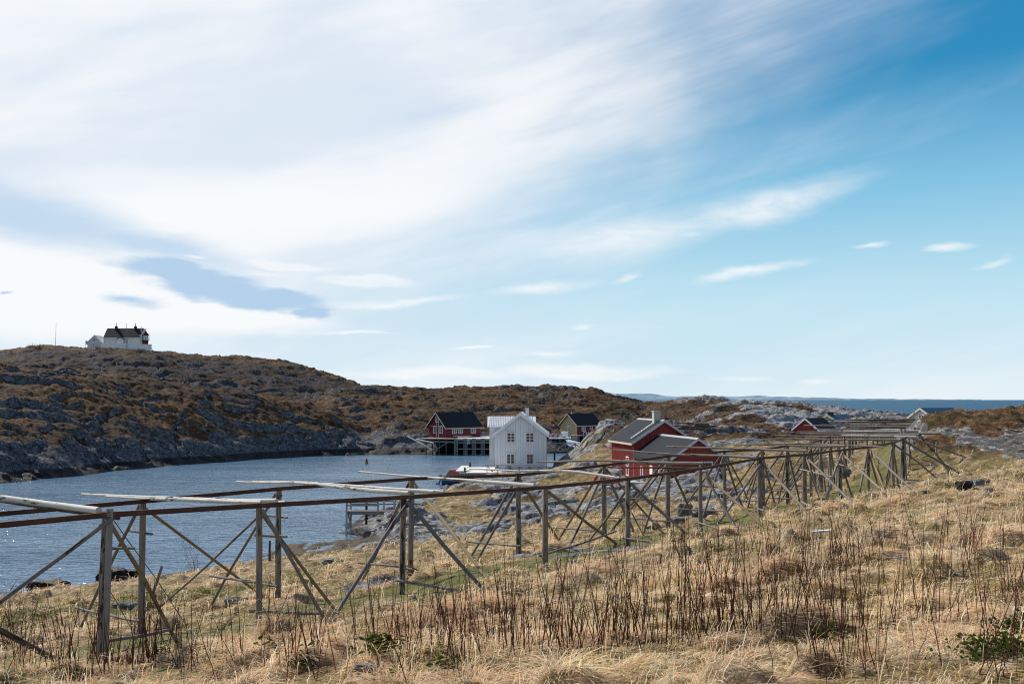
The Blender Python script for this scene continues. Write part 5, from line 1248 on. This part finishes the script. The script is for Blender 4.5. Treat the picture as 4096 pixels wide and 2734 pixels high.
m = MB(); m.beam((.22, -.82, .66), (.95, -.82, 1.74), .05, .06); m.beam((.95, -.82, 1.76), (3.2, -.82, 1.78), .05, .06); m.build("canopy_edge", plain("pale_canopy_edge", (.75, .5, .48), .6), bo)
m = MB(); m.box(-.32, -.02, -.18, .18, .55, 1.05); m.beam((-.15, 0, .6), (-.45, 0, -.15), .14, .22); m.box(-.75, -.25, -.06, .06, .0, .16); m.box(-.28, .02, -.15, .15, 1.052, 1.13); m.build("outboard_motor", plain("blue_motor_casing", (.05, .13, .25), .3, .2, .5), bo)

# ---- jetty at the rock point
dj = 74.0; Jz = survey(1440, 2043, dj).z
j0, j1 = survey(1379, 2043, dj), survey(1600, 2043, dj)
jt = thing("small_jetty", "small grey jetty with double railings standing on the seaweed shore", "jetty", (j0.x, j0.y, 0))
def jp(nm, mat, fn): m = MB((j0.x, j0.y, 0)); fn(m); m.build(nm, mat, jt)
jp("deck", M_PLANK, lambda m: m.box(j0.x, j1.x, dj, dj + .85, Jz - .05, Jz + .01)); jp("edge_beam", M_PLANK, lambda m: m.box(j0.x + .1, j1.x - 1.2, dj + .08, dj + .2, Jz - .27, Jz - .053))
M_JPOST = plain("greyish_pink_post", (.40, .35, .32), .8, .15)
for sx, top, bot, d, w_ in ((1387, 2006, 2140, dj - .06, .13), (1512, 2007, 2048, dj - .06, .13), (1403.5, 2003, 2118, dj + .92, .13), (1536, 2002, 2045, dj + .92, .13), (1578, 2002, 2045, dj + .92, .15)):
    p, q = survey(sx, top, d), survey(sx, bot, d); q.z = min(q.z, -.4) if bot > 2100 else Jz - .1; jp("post", M_JPOST, lambda m: m.beam(Vector((p.x, p.y, q.z)), p, w_, w_))
for y in (2008, 2020): jp("rail", M_PLANK, lambda m: m.beam(survey(1384, y, dj - .14), survey(1515, y, dj - .14), .05, .10))
for y in (2003, 2015): jp("rail", M_PLANK, lambda m: m.beam(survey(1400, y, dj + 1.0), survey(1586, y, dj + 1.0), .05, .10))
jp("cross_brace", M_PLANK, lambda m: (m.beam(survey(1393, 2055, dj + .4), survey(1405, 2110, dj + .5), .06, .1), m.beam(survey(1407, 2055, dj + .48), survey(1392, 2115, dj + .58), .06, .1)))
p = survey(1466, 2003, 77); m = MB((p.x, p.y, 0)); m.log((p.x, p.y, -1), p, .10, None, 10, 0, 3); m.log((p.x, p.y, .85), (p.x, p.y, .98), .16, None, 10, 0, 1); o = m.build("steel_pile", M_CHIM, None, (p.x, p.y, 0)); tag(o, "dark steel pile behind the small jetty", "pile")
# mark in the water
p = survey(1466, 1850, 157); m = MB((p.x, p.y, 0)); m.lathe([(.22, -1), (.22, .45), (.17, .62), (.10, .85)], p.x, p.y, 12); o = m.build("channel_marker", M_TAN, None, (p.x, p.y, 0)); tag(o, "lone stubby channel marker standing in the water", "marker")
# log pile on the far rocks
p = survey(2780, 1716, 152); lg = thing("log_heap", "heap of grey logs lying on the rocks behind the large red house", "logs", (p.x, p.y, gz(p.x, p.y)))
for i in range(26):
    x0 = RND.uniform(2690, 2790); x1 = x0 + RND.uniform(50, 100); lay = i % 6; d = 151 + RND.uniform(-1, 1.5)
    a_ = survey(x0, 1716 - lay * 4.6 + RND.uniform(-2, 2), d); b_ = survey(min(x1, 2870), 1716 - lay * 4.6 + RND.uniform(-4, 3), d + RND.uniform(-.6, .6))
    m = MB((p.x, p.y, gz(p.x, p.y))); m.log(a_, b_, .09, .07, 7, .03, 4); m.build("log", RND.choice([M_DARKLOG, M_DARKLOG, M_PLANK]), lg)
# ------------------------------------------------------------------ dry grass blades (one mass)
def sample_cols(x, y):
    return sample(ROCK, x, y), sample(PATH, x, y), sample(green, x, y), sample(wet, x, y), sample(moor, x, y)
def blades(n, y0, y1, seed, lmul=1.0):
    r = np.random.default_rng(seed)
    y = np.sqrt(r.uniform(y0 ** 2, y1 ** 2, n)); x = r.uniform(-.60, .60, n) * y
    # cluster the blades into small tufts
    k = r.integers(0, n, n); tuf = r.random(n) < .65
    k = (np.arange(n) // 7) * 7
    rad = (.035 + .0022 * y) 
    x = np.where(tuf, x[k] + r.normal(0, 1, n) * rad, x); y = np.where(tuf, y[k] + r.normal(0, 1, n) * rad, y)
    y = np.clip(y, 3.2, 110)
    rk, pt, gr, we, mo = sample_cols(x, y); z = ground(x, y)
    dens = fbm(x * .55, y * .55, 3, 201) 
    keep = (rk < .35 + .25 * r.random(n)) & (we < .3) & (z > .35) & (r.random(n) < np.where(pt > .5, .16, 1.0)) & (r.random(n) < np.where(mo > .4, .4, 1.0)) & (r.random(n) < .62 + .55 * dens) & (r.random(n) < .42 + .75 * sample(TUS, x, y))
    x, y, z, pt, gr, mo, dens = (a[keep] for a in (x, y, z, pt, gr, mo, dens)); n = len(x)
    tz = tussock(x + .25 * perlin(x * .8, y * .8, 3), y + .25 * perlin(x * .8, y * .8, 4))
    e = .12
    gxx = (ground(x + e, y) - ground(x - e, y)) / (2 * e); gyy = (ground(x, y + e) - ground(x, y - e)) / (2 * e)
    # combed downhill and by the wind
    comb = r.normal(0, 1, n)[:, None] * np.array([[.3, .3]]) + np.stack([-gxx, -gyy], -1) * 1.1 + np.array([[.40, -.22]])
    sw_ = fbm(x * .5, y * .5, 2, 203) * 2.4
    comb = comb + .8 * np.stack([np.cos(sw_ * 2), np.sin(sw_ * 2)], -1) * .6 + r.normal(0, .42, (n, 2))
    dn = np.linalg.norm(comb, axis=1, keepdims=True) + 1e-6; dirv = comb / dn
    L = (.07 + .10 * r.random(n) + 1.0 * tz * (.4 + r.random(n))) * lmul
    L = L * np.where(pt > .5, .45, 1) * np.where(gr > .5, .65, 1) * (1 + .35 * np.clip(dens, -1, 1))
    lie = np.clip(.50 + .35 * r.random(n) + .5 * dn[:, 0] * .4, .3, 1.15)
    stray = r.random(n) < .03; lie = np.where(stray, .12, lie); L = np.where(stray, L * 1.5 + .08, L)
    w = (.0035 + .00036 * y) * (.6 + .8 * r.random(n))
    prof = np.array([[0, 0], [.14, .42], [.46, .66], [.86, .62]])      # along dir, up
    P = np.zeros((n, 4, 3))
    for j in range(4):
        al = prof[j, 0] * (.35 + lie * .9); up = prof[j, 1] * (1.0 - lie * .74) if j else 0
        P[:, j, 0] = x + dirv[:, 0] * L * al; P[:, j, 1] = y + dirv[:, 1] * L * al; P[:, j, 2] = z - .015 + L * up
    rot = r.uniform(-.6, .6, n); side = np.stack([-dirv[:, 1] * np.cos(rot), dirv[:, 0] * np.cos(rot), np.sin(rot) * .6], -1)
    # show width to the south as well so no blade is edge on from everywhere
    wid = np.array([1.0, .95, .7, .12])
    Vv = np.zeros((n, 8, 3))
    for j in range(4):
        Vv[:, 2 * j] = P[:, j] - side * (w * wid[j] / 2)[:, None]; Vv[:, 2 * j + 1] = P[:, j] + side * (w * wid[j] / 2)[:, None]
    b = np.arange(n)[:, None] * 8
    quads = np.concatenate([np.stack([b + 2 * j, b + 2 * j + 1, b + 2 * j + 3, b + 2 * j + 2], -1).reshape(-1, 4) for j in range(3)])
    pal = np.array([[.98, .78, .53], [.92, .68, .43], [.99, .86, .65], [.78, .51, .29], [.52, .29, .15], [.95, .73, .45]])
    c = pal[r.integers(0, 6, n)] * (.75 + .5 * r.random((n, 1)))
    ton = fbm(x * .35, y * .35, 3, 207)[:, None]
    c = np.clip(c * (1 + .34 * ton), 0, .99) * np.array([[1, 1 - .02, 1]])
    c = np.where(((ton > .35) & (r.random((n, 1)) < .5)), c * .5 + np.array([[.70, .54, .24]]) * .5, c)
    gcol = np.array([[.10, .135, .022]]) * (.5 + 1.1 * r.random((n, 1)))
    isg = (r.random(n) < np.clip(gr * .8 - .12, 0, .85)) | (r.random(n) < .012)
    c = np.where(isg[:, None], gcol, c)
    c = np.where(((mo > .4) & ~isg)[:, None], c * np.array([[.5, .45, .4]]), c)
    C = np.repeat(c[:, None, :], 8, 1) * np.array([.66, .66, 1.0, 1.0, 1.05, 1.05, 1.06, 1.06])[None, :, None]  # roots darkened: painted-in shade along with dead, dirty blade bases
    return Vv.reshape(-1, 3), quads, np.concatenate([C.reshape(-1, 3), np.ones((n * 8, 1))], 1)
def blade_material(name, trans=.35):
    t, fin = material(name); a = t.n('ShaderNodeAttribute', {'attribute_name': 'tint'})
    d = t.n('ShaderNodeBsdfDiffuse', None, Color=a.outputs['Color']); tr = t.n('ShaderNodeBsdfTranslucent', None, Color=a.outputs['Color'])
    m = t.n('ShaderNodeMixShader', None); t.set(m.inputs[0], trans); t.set(m.inputs[1], d.outputs[0]); t.set(m.inputs[2], tr.outputs[0]); t.nt.links.new(m.outputs[0], t.out.inputs[0]); return bpy.data.materials[name]
M_BLADE = blade_material("straw_blades", .46)
vs, qs, cs = [], [], []; nb = 0
for args in ((380000, 5.0, 17, 301, 1.0), (260000, 16, 36, 302, 1.1), (150000, 35, 72, 303, 1.25), (26000, 66, 108, 304, 1.5)):
    v, q, c = blades(*args); vs.append(v); qs.append(q + nb); cs.append(c); nb += len(v)
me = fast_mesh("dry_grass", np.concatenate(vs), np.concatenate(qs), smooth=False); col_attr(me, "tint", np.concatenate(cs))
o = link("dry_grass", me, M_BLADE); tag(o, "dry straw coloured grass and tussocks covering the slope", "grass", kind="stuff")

# ------------------------------------------------------------------ dead weed stalks, clump by clump
t, fin = material("dead_stalk"); oc = obj_co(t); nn = t.noise(oc, 3.0, 3); n2 = t.noise(t.scale(oc, (30, 30, 4)), 1.0, 2)
M_STALK = fin(t.mix(n2, t.ramp(nn, [(.35, (.085, .020, .015)), (.55, (.15, .042, .028)), (.7, (.22, .10, .06))]), (.05, .025, .018)), .8, spec=.15)
lr2 = lambda x, y: (900 + .6811 * x, 2150 + .6811 * y); lr1 = lambda x, y: (2400 + .722 * x, 2100 + .722 * y); zn = lambda x, y: (.4681 * x, 2000 + .4681 * y)
clumps = []
for x, y, n in ((60, 760, 4), (110, 740, 4), (240, 580, 5), (430, 700, 9), (460, 650, 7), (560, 700, 12), (615, 700, 8), (730, 640, 7), (850, 640, 8), (1090, 600, 7), (1160, 640, 14), (1215, 660, 9), (1270, 540, 9), (1290, 700, 14), (1380, 750, 18), (1450, 640, 14), (1540, 600, 12), (1595, 560, 9), (1700, 680, 5), (1780, 650, 12), (1850, 610, 7), (1960, 650, 12), (2035, 640, 15), (2110, 640, 13), (2180, 570, 7), (2270, 620, 13), (2325, 600, 9), (670, 850, 1), (400, 850, 1), (525, 850, 2), (1040, 850, 1), (1370, 845, 7)): clumps.append((lr2(x, y), n))
for x, y, n in ((55, 650, 13), (110, 640, 9), (190, 650, 10), (240, 600, 6), (360, 660, 15), (420, 640, 9), (460, 560, 7), (530, 610, 9), (590, 610, 14), (650, 580, 7), (705, 600, 11), (760, 620, 9), (805, 610, 12), (850, 590, 7), (930, 560, 11), (980, 560, 5), (1090, 550, 7), (1130, 620, 13), (1190, 600, 9), (1240, 570, 10), (1320, 800, 9), (1375, 820, 11), (1415, 800, 7), (1505, 740, 6), (1390, 560, 11), (1720, 720, 2), (1740, 570, 9), (1800, 570, 9), (1855, 560, 5), (1950, 540, 3), (2040, 680, 3), (2065, 850, 2), (2185, 850, 3), (2280, 850, 4), (2312, 830, 4),
              (2200, 480, 7), (2280, 420, 9), (2330, 480, 9), (2110, 220, 9), (2075, 200, 5), (1840, 250, 5), (1640, 160, 3), (1285, 220, 11), (1340, 220, 9), (1410, 210, 11), (1455, 190, 7), (1205, 240, 7), (1130, 170, 7), (1010, 190, 7), (950, 170, 5), (860, 190, 6), (800, 170, 5), (735, 240, 7), (560, 170, 7), (620, 150, 5), (680, 170, 5), (460, 150, 5), (420, 130, 5), (350, 150, 4), (1560, 130, 4), (1720, 90, 4), (1900, 110, 5), (2000, 120, 4)): clumps.append((lr1(x, y), n))
for x, y, n in ((40, 1490, 4), (90, 1450, 3), (150, 1400, 3), (195, 1330, 3), (265, 1450, 3), (335, 1470, 5), (380, 1380, 3), (460, 1450, 4), (505, 1400, 3), (550, 1430, 3), (620, 1450, 3), (670, 1450, 5), (700, 1470, 4), (795, 1450, 8), (835, 1450, 7), (890, 1410, 5), (1060, 1260, 6), (1105, 1390, 6), (1145, 1400, 10), (1175, 1410, 7), (1225, 1390, 6), (1275, 1370, 7), (1312, 1360, 6), (1340, 1210, 4), (1440, 1340, 4), (1560, 1360, 4), (1640, 1410, 10), (1665, 1430, 6), (1230, 1090, 5), (430, 1180, 4), (540, 1080, 3), (640, 1100, 3), (20, 1250, 4)): clumps.append((zn(x, y), n))
info = []
for S, n in clumps:
    g = land(*S, lo=5); info.append([S, n, g])
def region(S, d):
    col = ["far left", "left", "left of centre", "centre", "right of centre", "right", "far right"][min(6, int(S[0] / 4096 * 7))]
    rowname = "nearest" if S[1] > 2590 else ("middle" if S[1] > 2440 else "upper")
    return (col, rowname)
cells = {}
for k, (S, n, g) in enumerate(info): cells.setdefault(region(S, g.y), []).append(k)
ords = ["first", "second", "third", "fourth", "fifth", "sixth", "seventh", "eighth", "ninth", "tenth", "eleventh", "twelfth", "thirteenth", "fourteenth", "fifteenth", "sixteenth", "seventeenth", "eighteenth", "nineteenth", "twentieth"]
names_ = {}
for cell, ks in cells.items():
    ks.sort(key=lambda k: info[k][0][0])
    for j, k in enumerate(ks):
        n = info[k][1]; dn = "single" if n == 1 else ("sparse" if n < 5 else ("loose" if n < 9 else "dense"))
        names_[k] = "%s dead weed clump, %s from the left in the %s %s grass" % (dn, ords[j], cell[1], cell[0].replace(" ", "-"))
for k, (S, n, g) in enumerate(info):
    r = np.random.default_rng(900 + k); d = g.y
    V_, Q_ = [], []; nv = 0; root_at = []; twig_at = []; stem0 = 0
    spread = (.06 + .014 * n) * (1 + .02 * d)
    lean_ = r.normal(0, .06, 2); h0 = r.uniform(.75, 1.25) * (1.0 if S[1] > 2350 else .85)
    n_st = n
    for s_ in range(n_st):
        ox_, oy_ = r.normal(0, spread, 2); bx, by = g.x + ox_, g.y + oy_ * .8
        bz = gz(bx, by) - .03; h = h0 * (r.uniform(.3, .6) if r.random() < .3 else r.uniform(.7, 1.15))
        tilt = r.normal(0, .15, 2) + lean_; ns = 6
        rad = (.0034 + .00022 * d) * r.uniform(.75, 1.2)
        pts = []; kx = ky = 0
        for j in range(ns + 1):
            f = j / ns; kx += r.normal(0, .008); ky += r.normal(0, .008)
            pts.append((bx + tilt[0] * h * f + kx, by + tilt[1] * h * f + ky, bz + h * f, rad * (1 - .62 * f)))
        tubes = [pts]
        if r.random() < .5:
            for q in range(r.integers(1, 3)):
                j = r.integers(3, ns); p = pts[j]; a = r.uniform(0, 6.28); l = r.uniform(.06, .22)
                tubes.append([(p[0], p[1], p[2], p[3] * .8), (p[0] + math.cos(a) * l * .4, p[1] + math.sin(a) * l * .4, p[2] + l * .6, p[3] * .6), (p[0] + math.cos(a) * l * .5, p[1] + math.sin(a) * l * .5, p[2] + l * 1.2, p[3] * .3)])
        for ti, tb in enumerate(tubes):
            if ti == 0: root_at.append(nv)
            else: twig_at.append((nv, stem0, 3))
            stem0 = nv if ti == 0 else stem0
            for (x, y, z, rr) in tb:
                for c in range(4): a = c * pi / 2 + .4; V_.append((x + rr * math.cos(a) - g.x, y + rr * math.sin(a) - g.y, z - g.z))
            for j in range(len(tb) - 1):
                for c in range(4): Q_.append((nv + j * 4 + c, nv + j * 4 + (c + 1) % 4, nv + (j + 1) * 4 + (c + 1) % 4, nv + (j + 1) * 4 + c))
            nv += len(tb) * 4
    T_ = [(a, a + 1, nv) for a in root_at] + [(a, s0 + j * 4, a + 1) for a, s0, j in twig_at]; V_.append((0, 0, -.09))
    me = fast_mesh("dead_weed_clump", np.array(V_), np.array(Q_), np.array(T_)); o = link("dead_weed_clump", me, M_STALK, None, (g.x, g.y, g.z))
    tag(o, names_[k], "weed clump", "dead brown weed stalks standing in the grass")

# ------------------------------------------------------------------ boulders, plants, shrubs, stakes
t, fin = material("boulder_rock"); pos = t.n('ShaderNodeNewGeometry').outputs['Position']; a_ = t.noise(pos, 2.2, 6, .7); b_ = t.noise(pos, 9, 5, .7)
M_ROCK = fin(t.mix(t.step(b_, .54, .64), t.ramp(a_, [(.3, (.05, .052, .055)), (.5, (.13, .132, .135)), (.7, (.25, .25, .245))]), (.38, .38, .36)), .9, t.math('ADD', a_, b_), .8, .08, .15)
t, fin = material("weed_covered_rock"); pos = t.n('ShaderNodeNewGeometry').outputs['Position']; a_ = t.noise(pos, 5, 6, .7)
M_WEEDROCK = fin(t.ramp(a_, [(.35, (.006, .0045, .003)), (.6, (.022, .014, .006)), (.8, (.09, .055, .02))]), .55, a_, 1.0, .15, .3)
import bmesh as _bm
def boulder(S0, S1, label, mat=None, d=None, depth=.8, seed=1, name="boulder", ybase=None):
    """S0, S1: top-left and bottom-right corners it fills"""
    cx = (S0[0] + S1[0]) / 2; g = land(cx, S1[1] - 2, lo=5)
    dd = d or g.y; p0 = survey(S0[0], S1[1], dd); p1 = survey(S1[0], S1[1], dd); hh = (S1[1] - S0[1]) * dd / 3982 * 1.12; w = (p1.x - p0.x) / 2
    bm = _bm.new(); _bm.ops.create_icosphere(bm, subdivisions=4, radius=1.0); co = np.array([v.co for v in bm.verts])
    nx = fbm(co[:, 0] * 1.3 + seed * 7, co[:, 1] * 1.3 + co[:, 2] * 1.9, 4, seed); rr = 1 + .22 * nx
    blk = np.clip(co * 1.18, -.86, .86); co2 = blk * rr[:, None]
    for v, c in zip(bm.verts, co2): v.co = (c[0] * w * 1.12, c[1] * w * depth * 1.1, c[2] * hh * .72 + hh * .28)
    me = bpy.data.meshes.new(name); bm.to_mesh(me); bm.free(); me.polygons.foreach_set("use_smooth", np.ones(len(me.polygons), bool))
    o = link(name, me, mat or M_ROCK, None, ((p0.x + p1.x) / 2, dd + w * depth * .8, p0.z + (.16 * hh if mat is M_WEEDROCK else 0))); tag(o, label, "boulder"); return o
boulder(zn(215, 722), zn(525, 815), "black weed-covered boulder standing in the shallow water at the left", M_WEEDROCK, d=51, seed=2, depth=.7)
boulder(zn(818, 622), zn(1042, 735), "black weed-covered boulder at the shoreline behind the first post", M_WEEDROCK, d=56, seed=3)
boulder(zn(1040, 622), zn(1195, 715), "rounded dark weedy boulder at the shoreline just behind the second upright", M_WEEDROCK, d=57, seed=4)
boulder(z1(1590, 968), z1(1745, 1020), "low grey rock in the grass between the second pair of posts", seed=5)
boulder(z3(1110, 1022), z3(1332, 1112), "flat broken slab lying in the grass between the rack posts at mid length", seed=6, depth=1.0)
boulder(z3(908, 1108), z3(1088, 1155), "low pale slab in front of the broken slab under the rack", seed=7)
boulder(ze(725, 925), ze(862, 1040), "dark boulder at the edge of the grassy path under the rack", seed=8)
fr = lambda x, y: (3500 + .2551 * x, 1600 + .2551 * y)
boulder(fr(1565, 1250), fr(1815, 1370), "dark grey boulder in the dry grass below the mossy knoll", seed=9)
boulder(fr(1330, 1300), fr(1570, 1410), "blackish low boulder left of the grey one below the knoll", M_WEEDROCK, seed=10)
boulder(fr(1745, 1380), fr(1895, 1450), "small flat grey stone just in front of the boulders below the knoll", seed=11)
boulder(fr(745, 1415), fr(850, 1470), "small dark stone at the foot of the right hand braces", seed=12)
boulder(z2(160, 792), z2(268, 822), "small flat rock near the shore left of the third post", seed=13)
boulder(lr1(1645, 165), lr1(1750, 190), "flat pale stone bedded in the grass at the right", seed=14, depth=.5)
boulder(lr1(480, 250), lr1(600, 275), "flat pale stone bedded in the grass right of centre", seed=15, depth=.5)
boulder(lr2(760, 752), lr2(890, 790), "pale stone bedded among the front weeds, left of centre", seed=16, depth=.6)
boulder(z1(790, 998), z1(980, 1035), "flat grey stone in the green grass behind the first post", seed=17, depth=.5)
boulder((2712, 2020 - 2), (2772, 2062), "grey rock beside the rack below the red wing", seed=18)
# leafy green plants
t, fin = material("green_leaf"); pos = t.n('ShaderNodeNewGeometry').outputs['Position']; n_ = t.noise(pos, 12, 3)
cl = t.mix(n_, (.022, .038, .007), (.075, .11, .02)); d_ = t.n('ShaderNodeBsdfDiffuse', None, Color=cl); tr_ = t.n('ShaderNodeBsdfTranslucent', None, Color=cl); mx_ = t.n('ShaderNodeMixShader', None); t.set(mx_.inputs[0], .4); t.set(mx_.inputs[1], d_.outputs[0]); t.set(mx_.inputs[2], tr_.outputs[0]); t.nt.links.new(mx_.outputs[0], t.out.inputs[0]); M_LEAF = bpy.data.materials["green_leaf"]
def plant(S, w, h, n, label, seed, leaf=.09):
    g = land(*S, lo=5); r = np.random.default_rng(seed); V_, F_ = [np.array([0, 0, -.1])], []
    for i in range(n):
        bx, by = r.normal(0, w * .4, 2); a = r.uniform(0, 6.28); up = r.uniform(.2, 1) * h; l = leaf * r.uniform(.6, 1.4)
        c = np.array([bx, by * .6, gz(g.x + bx, g.y + by * .6) - g.z + up]); dx = np.array([math.cos(a), math.sin(a), r.uniform(-.4, .6)]); sx_ = np.array([-math.sin(a), math.cos(a), r.uniform(-.3, .3)])
        b0 = len(V_); V_ += [c, c + dx * l * .4 + sx_ * l * .38, c + dx * l * .5 + np.array([0, 0, .02]), c + dx * l * .4 - sx_ * l * .38, c + dx * l]
        F_ += [(b0, b0 + 1, b0 + 2), (b0, b0 + 2, b0 + 3), (b0 + 1, b0 + 4, b0 + 2), (b0 + 3, b0 + 2, b0 + 4)]
        # stalk
        b0 = len(V_); V_ += [np.array([bx, by * .6, c[2] - up - .02]) + np.array([-.003, 0, 0]), np.array([bx, by * .6, c[2] - up - .02]) + np.array([.003, 0, 0])]; F_ += [(b0, b0 + 1, b0 - 5), (b0, 0, b0 + 1)]
    me = fast_mesh("leafy_plant", np.array(V_), None, np.array(F_), smooth=False); o = link("leafy_plant", me, M_LEAF, None, g); tag(o, label, "plant"); return o
plant(lr2(920, 690), .34, .22, 110, "bright green broad-leaved plant among the weeds, left of centre at the bottom", 1)
plant(lr2(300, 690), .30, .16, 60, "green leafy patch at the foot of weeds right of the first post", 2)
plant(lr2(1300, 780), .18, .12, 26, "small green plant between weed stalks at bottom centre", 3)
plant(lr2(470, 745), .16, .10, 22, "small green sprout by the front weeds left of centre", 4)
plant(zn(1340, 1330), .22, .14, 36, "yellow green leafy plant to the right of the first brace foot", 5)
plant(lr1(2190, 700), .45, .11, 260, "dark green bushy plant in the hollow at the right edge", 6, .04)
plant(lr1(2310, 590), .34, .11, 150, "dark green bushy plant touching the right edge, behind the larger one", 7, .04)
plant(lr1(1240, 640), .18, .14, 30, "small green plant at the foot of weeds right of centre", 8)
plant(lr2(930, 830), .26, .07, 44, "low green plant at the bottom edge left of centre", 9, .06)
# bare shrubs
def shrub(S, h, w, n, label, seed, mat=None, tangle=.2, rad=.006, name="bare_shrub"):
    g = land(*S, lo=5); r = np.random.default_rng(seed); m = MB((0, 0, 0))
    def twig(p, dv, l, rr, dep):
        q = p; k = 4
        for j in range(k):
            dv = dv + r.normal(0, tangle, 3); dv = dv / np.linalg.norm(dv); q2 = q + dv * l / k
            s = np.cross(dv, [.3, .9, .1]); s = s / np.linalg.norm(s); u = np.cross(s, dv)
            V_ = []; 
            for pp, r_ in ((q, rr), (q2, rr * .8)):
                for c in range(3): a = c * 2.094; V_.append(pp + (s * math.cos(a) + u * math.sin(a)) * r_)
            m._add(V_, [(0, 1, 4, 3), (1, 2, 5, 4), (2, 0, 3, 5)]); q = q2; rr *= .8
            if dep and r.random() < .75: twig(q, dv + r.normal(0, .55, 3), l * .55, rr * .75, dep - 1)
    for i in range(n):
        b = np.array([r.normal(0, w * .3), r.normal(0, w * .3), -.05]); dv = np.array([b[0] * .6 / max(w, .1) + r.normal(0, .15), r.normal(0, .2), 1.0]); twig(b, dv / np.linalg.norm(dv), h * r.uniform(.6, 1.0), rad, 2)
    o = m.build(name, mat or M_STALK, None, g); tag(o, label, "shrub"); return o
shrub(zn(1530, 600), 2.1, 1.3, 26, "bare upright shrub on the shore left of the third post", 1, rad=.014)
shrub(zn(1660, 610), 1.3, .5, 6, "smaller bare shrub standing right beside the larger one on the shore", 2, rad=.013)
shrub(zn(-10, 1200), 1.5, 1.6, 46, "dark tangled bramble bush cut by the left edge", 3, tangle=.45, rad=.007, name="bramble_bush")
p = survey(140, 1383, 333); S_ = (140, 1392)
m = shrub(S_, 1.6, 4.0, 40, "low rounded bare bush on the skyline left of the mast", 4, tangle=.4, rad=.05)
shrub((730, 1520), 3.0, 5.0, 30, "pale grey leafless thicket below the cliff of the lighthouse hill", 6, mat=plain("grey_twigs", (.16, .13, .12), .9), tangle=.3, rad=.05)
# leaning stick, small stakes
def stake(St, Sb, r, lab, mat=None, name="stake"):
    g = land(*Sb, lo=5); q = survey(St[0], St[1], g.y + .3); b = g - Vector((0, 0, .2)); m = MB(b); m.log(b, q, r, r * .85, 8, .01, 4); o = m.build(name, mat or M_POLEG, None, b); tag(o, lab, "stake")
stake(zn(1385, 560), zn(1278, 830), .06, "tan leaning stake stuck in the grass behind the first rack bay")
stake(z1(1915, 552), z1(1912, 695), .07, "dark upright stake near the shore behind the second post", M_DARKLOG)
stake(lr1(338, 160), lr1(320, 235), .022, "short rusty iron rod stuck in the grass right of centre", M_STEEL)
stake((3746, 1767), (3740, 1822), .05, "short pale stake standing before the mossy knoll between the braces")
b = land(*lr1(1180, 66), lo=5); q = land(*lr1(1292, 68), lo=5); m = MB(b); m.beam(b + Vector((0, 0, .12)), q + Vector((0, 0, .16)), .22, .05); o = m.build("loose_plank", M_PALEPLANK, None, b); tag(o, "short pale plank lying in the grass above the weed stalks, right of centre", "plank")
scene.cycles.use_denoising = True
scene.cycles.denoiser = 'OPENIMAGEDENOISE'; scene.cycles.denoising_input_passes = 'RGB_ALBEDO_NORMAL'; scene.cycles.denoising_prefilter = 'NONE'
scene.cycles.use_adaptive_sampling = False
scene.cycles.max_bounces = 5; scene.cycles.diffuse_bounces = 2; scene.cycles.glossy_bounces = 2; scene.cycles.transmission_bounces = 2; scene.cycles.transparent_max_bounces = 4
scene.cycles.sample_clamp_indirect = 4.0
scene.cycles.filter_width = 1.1
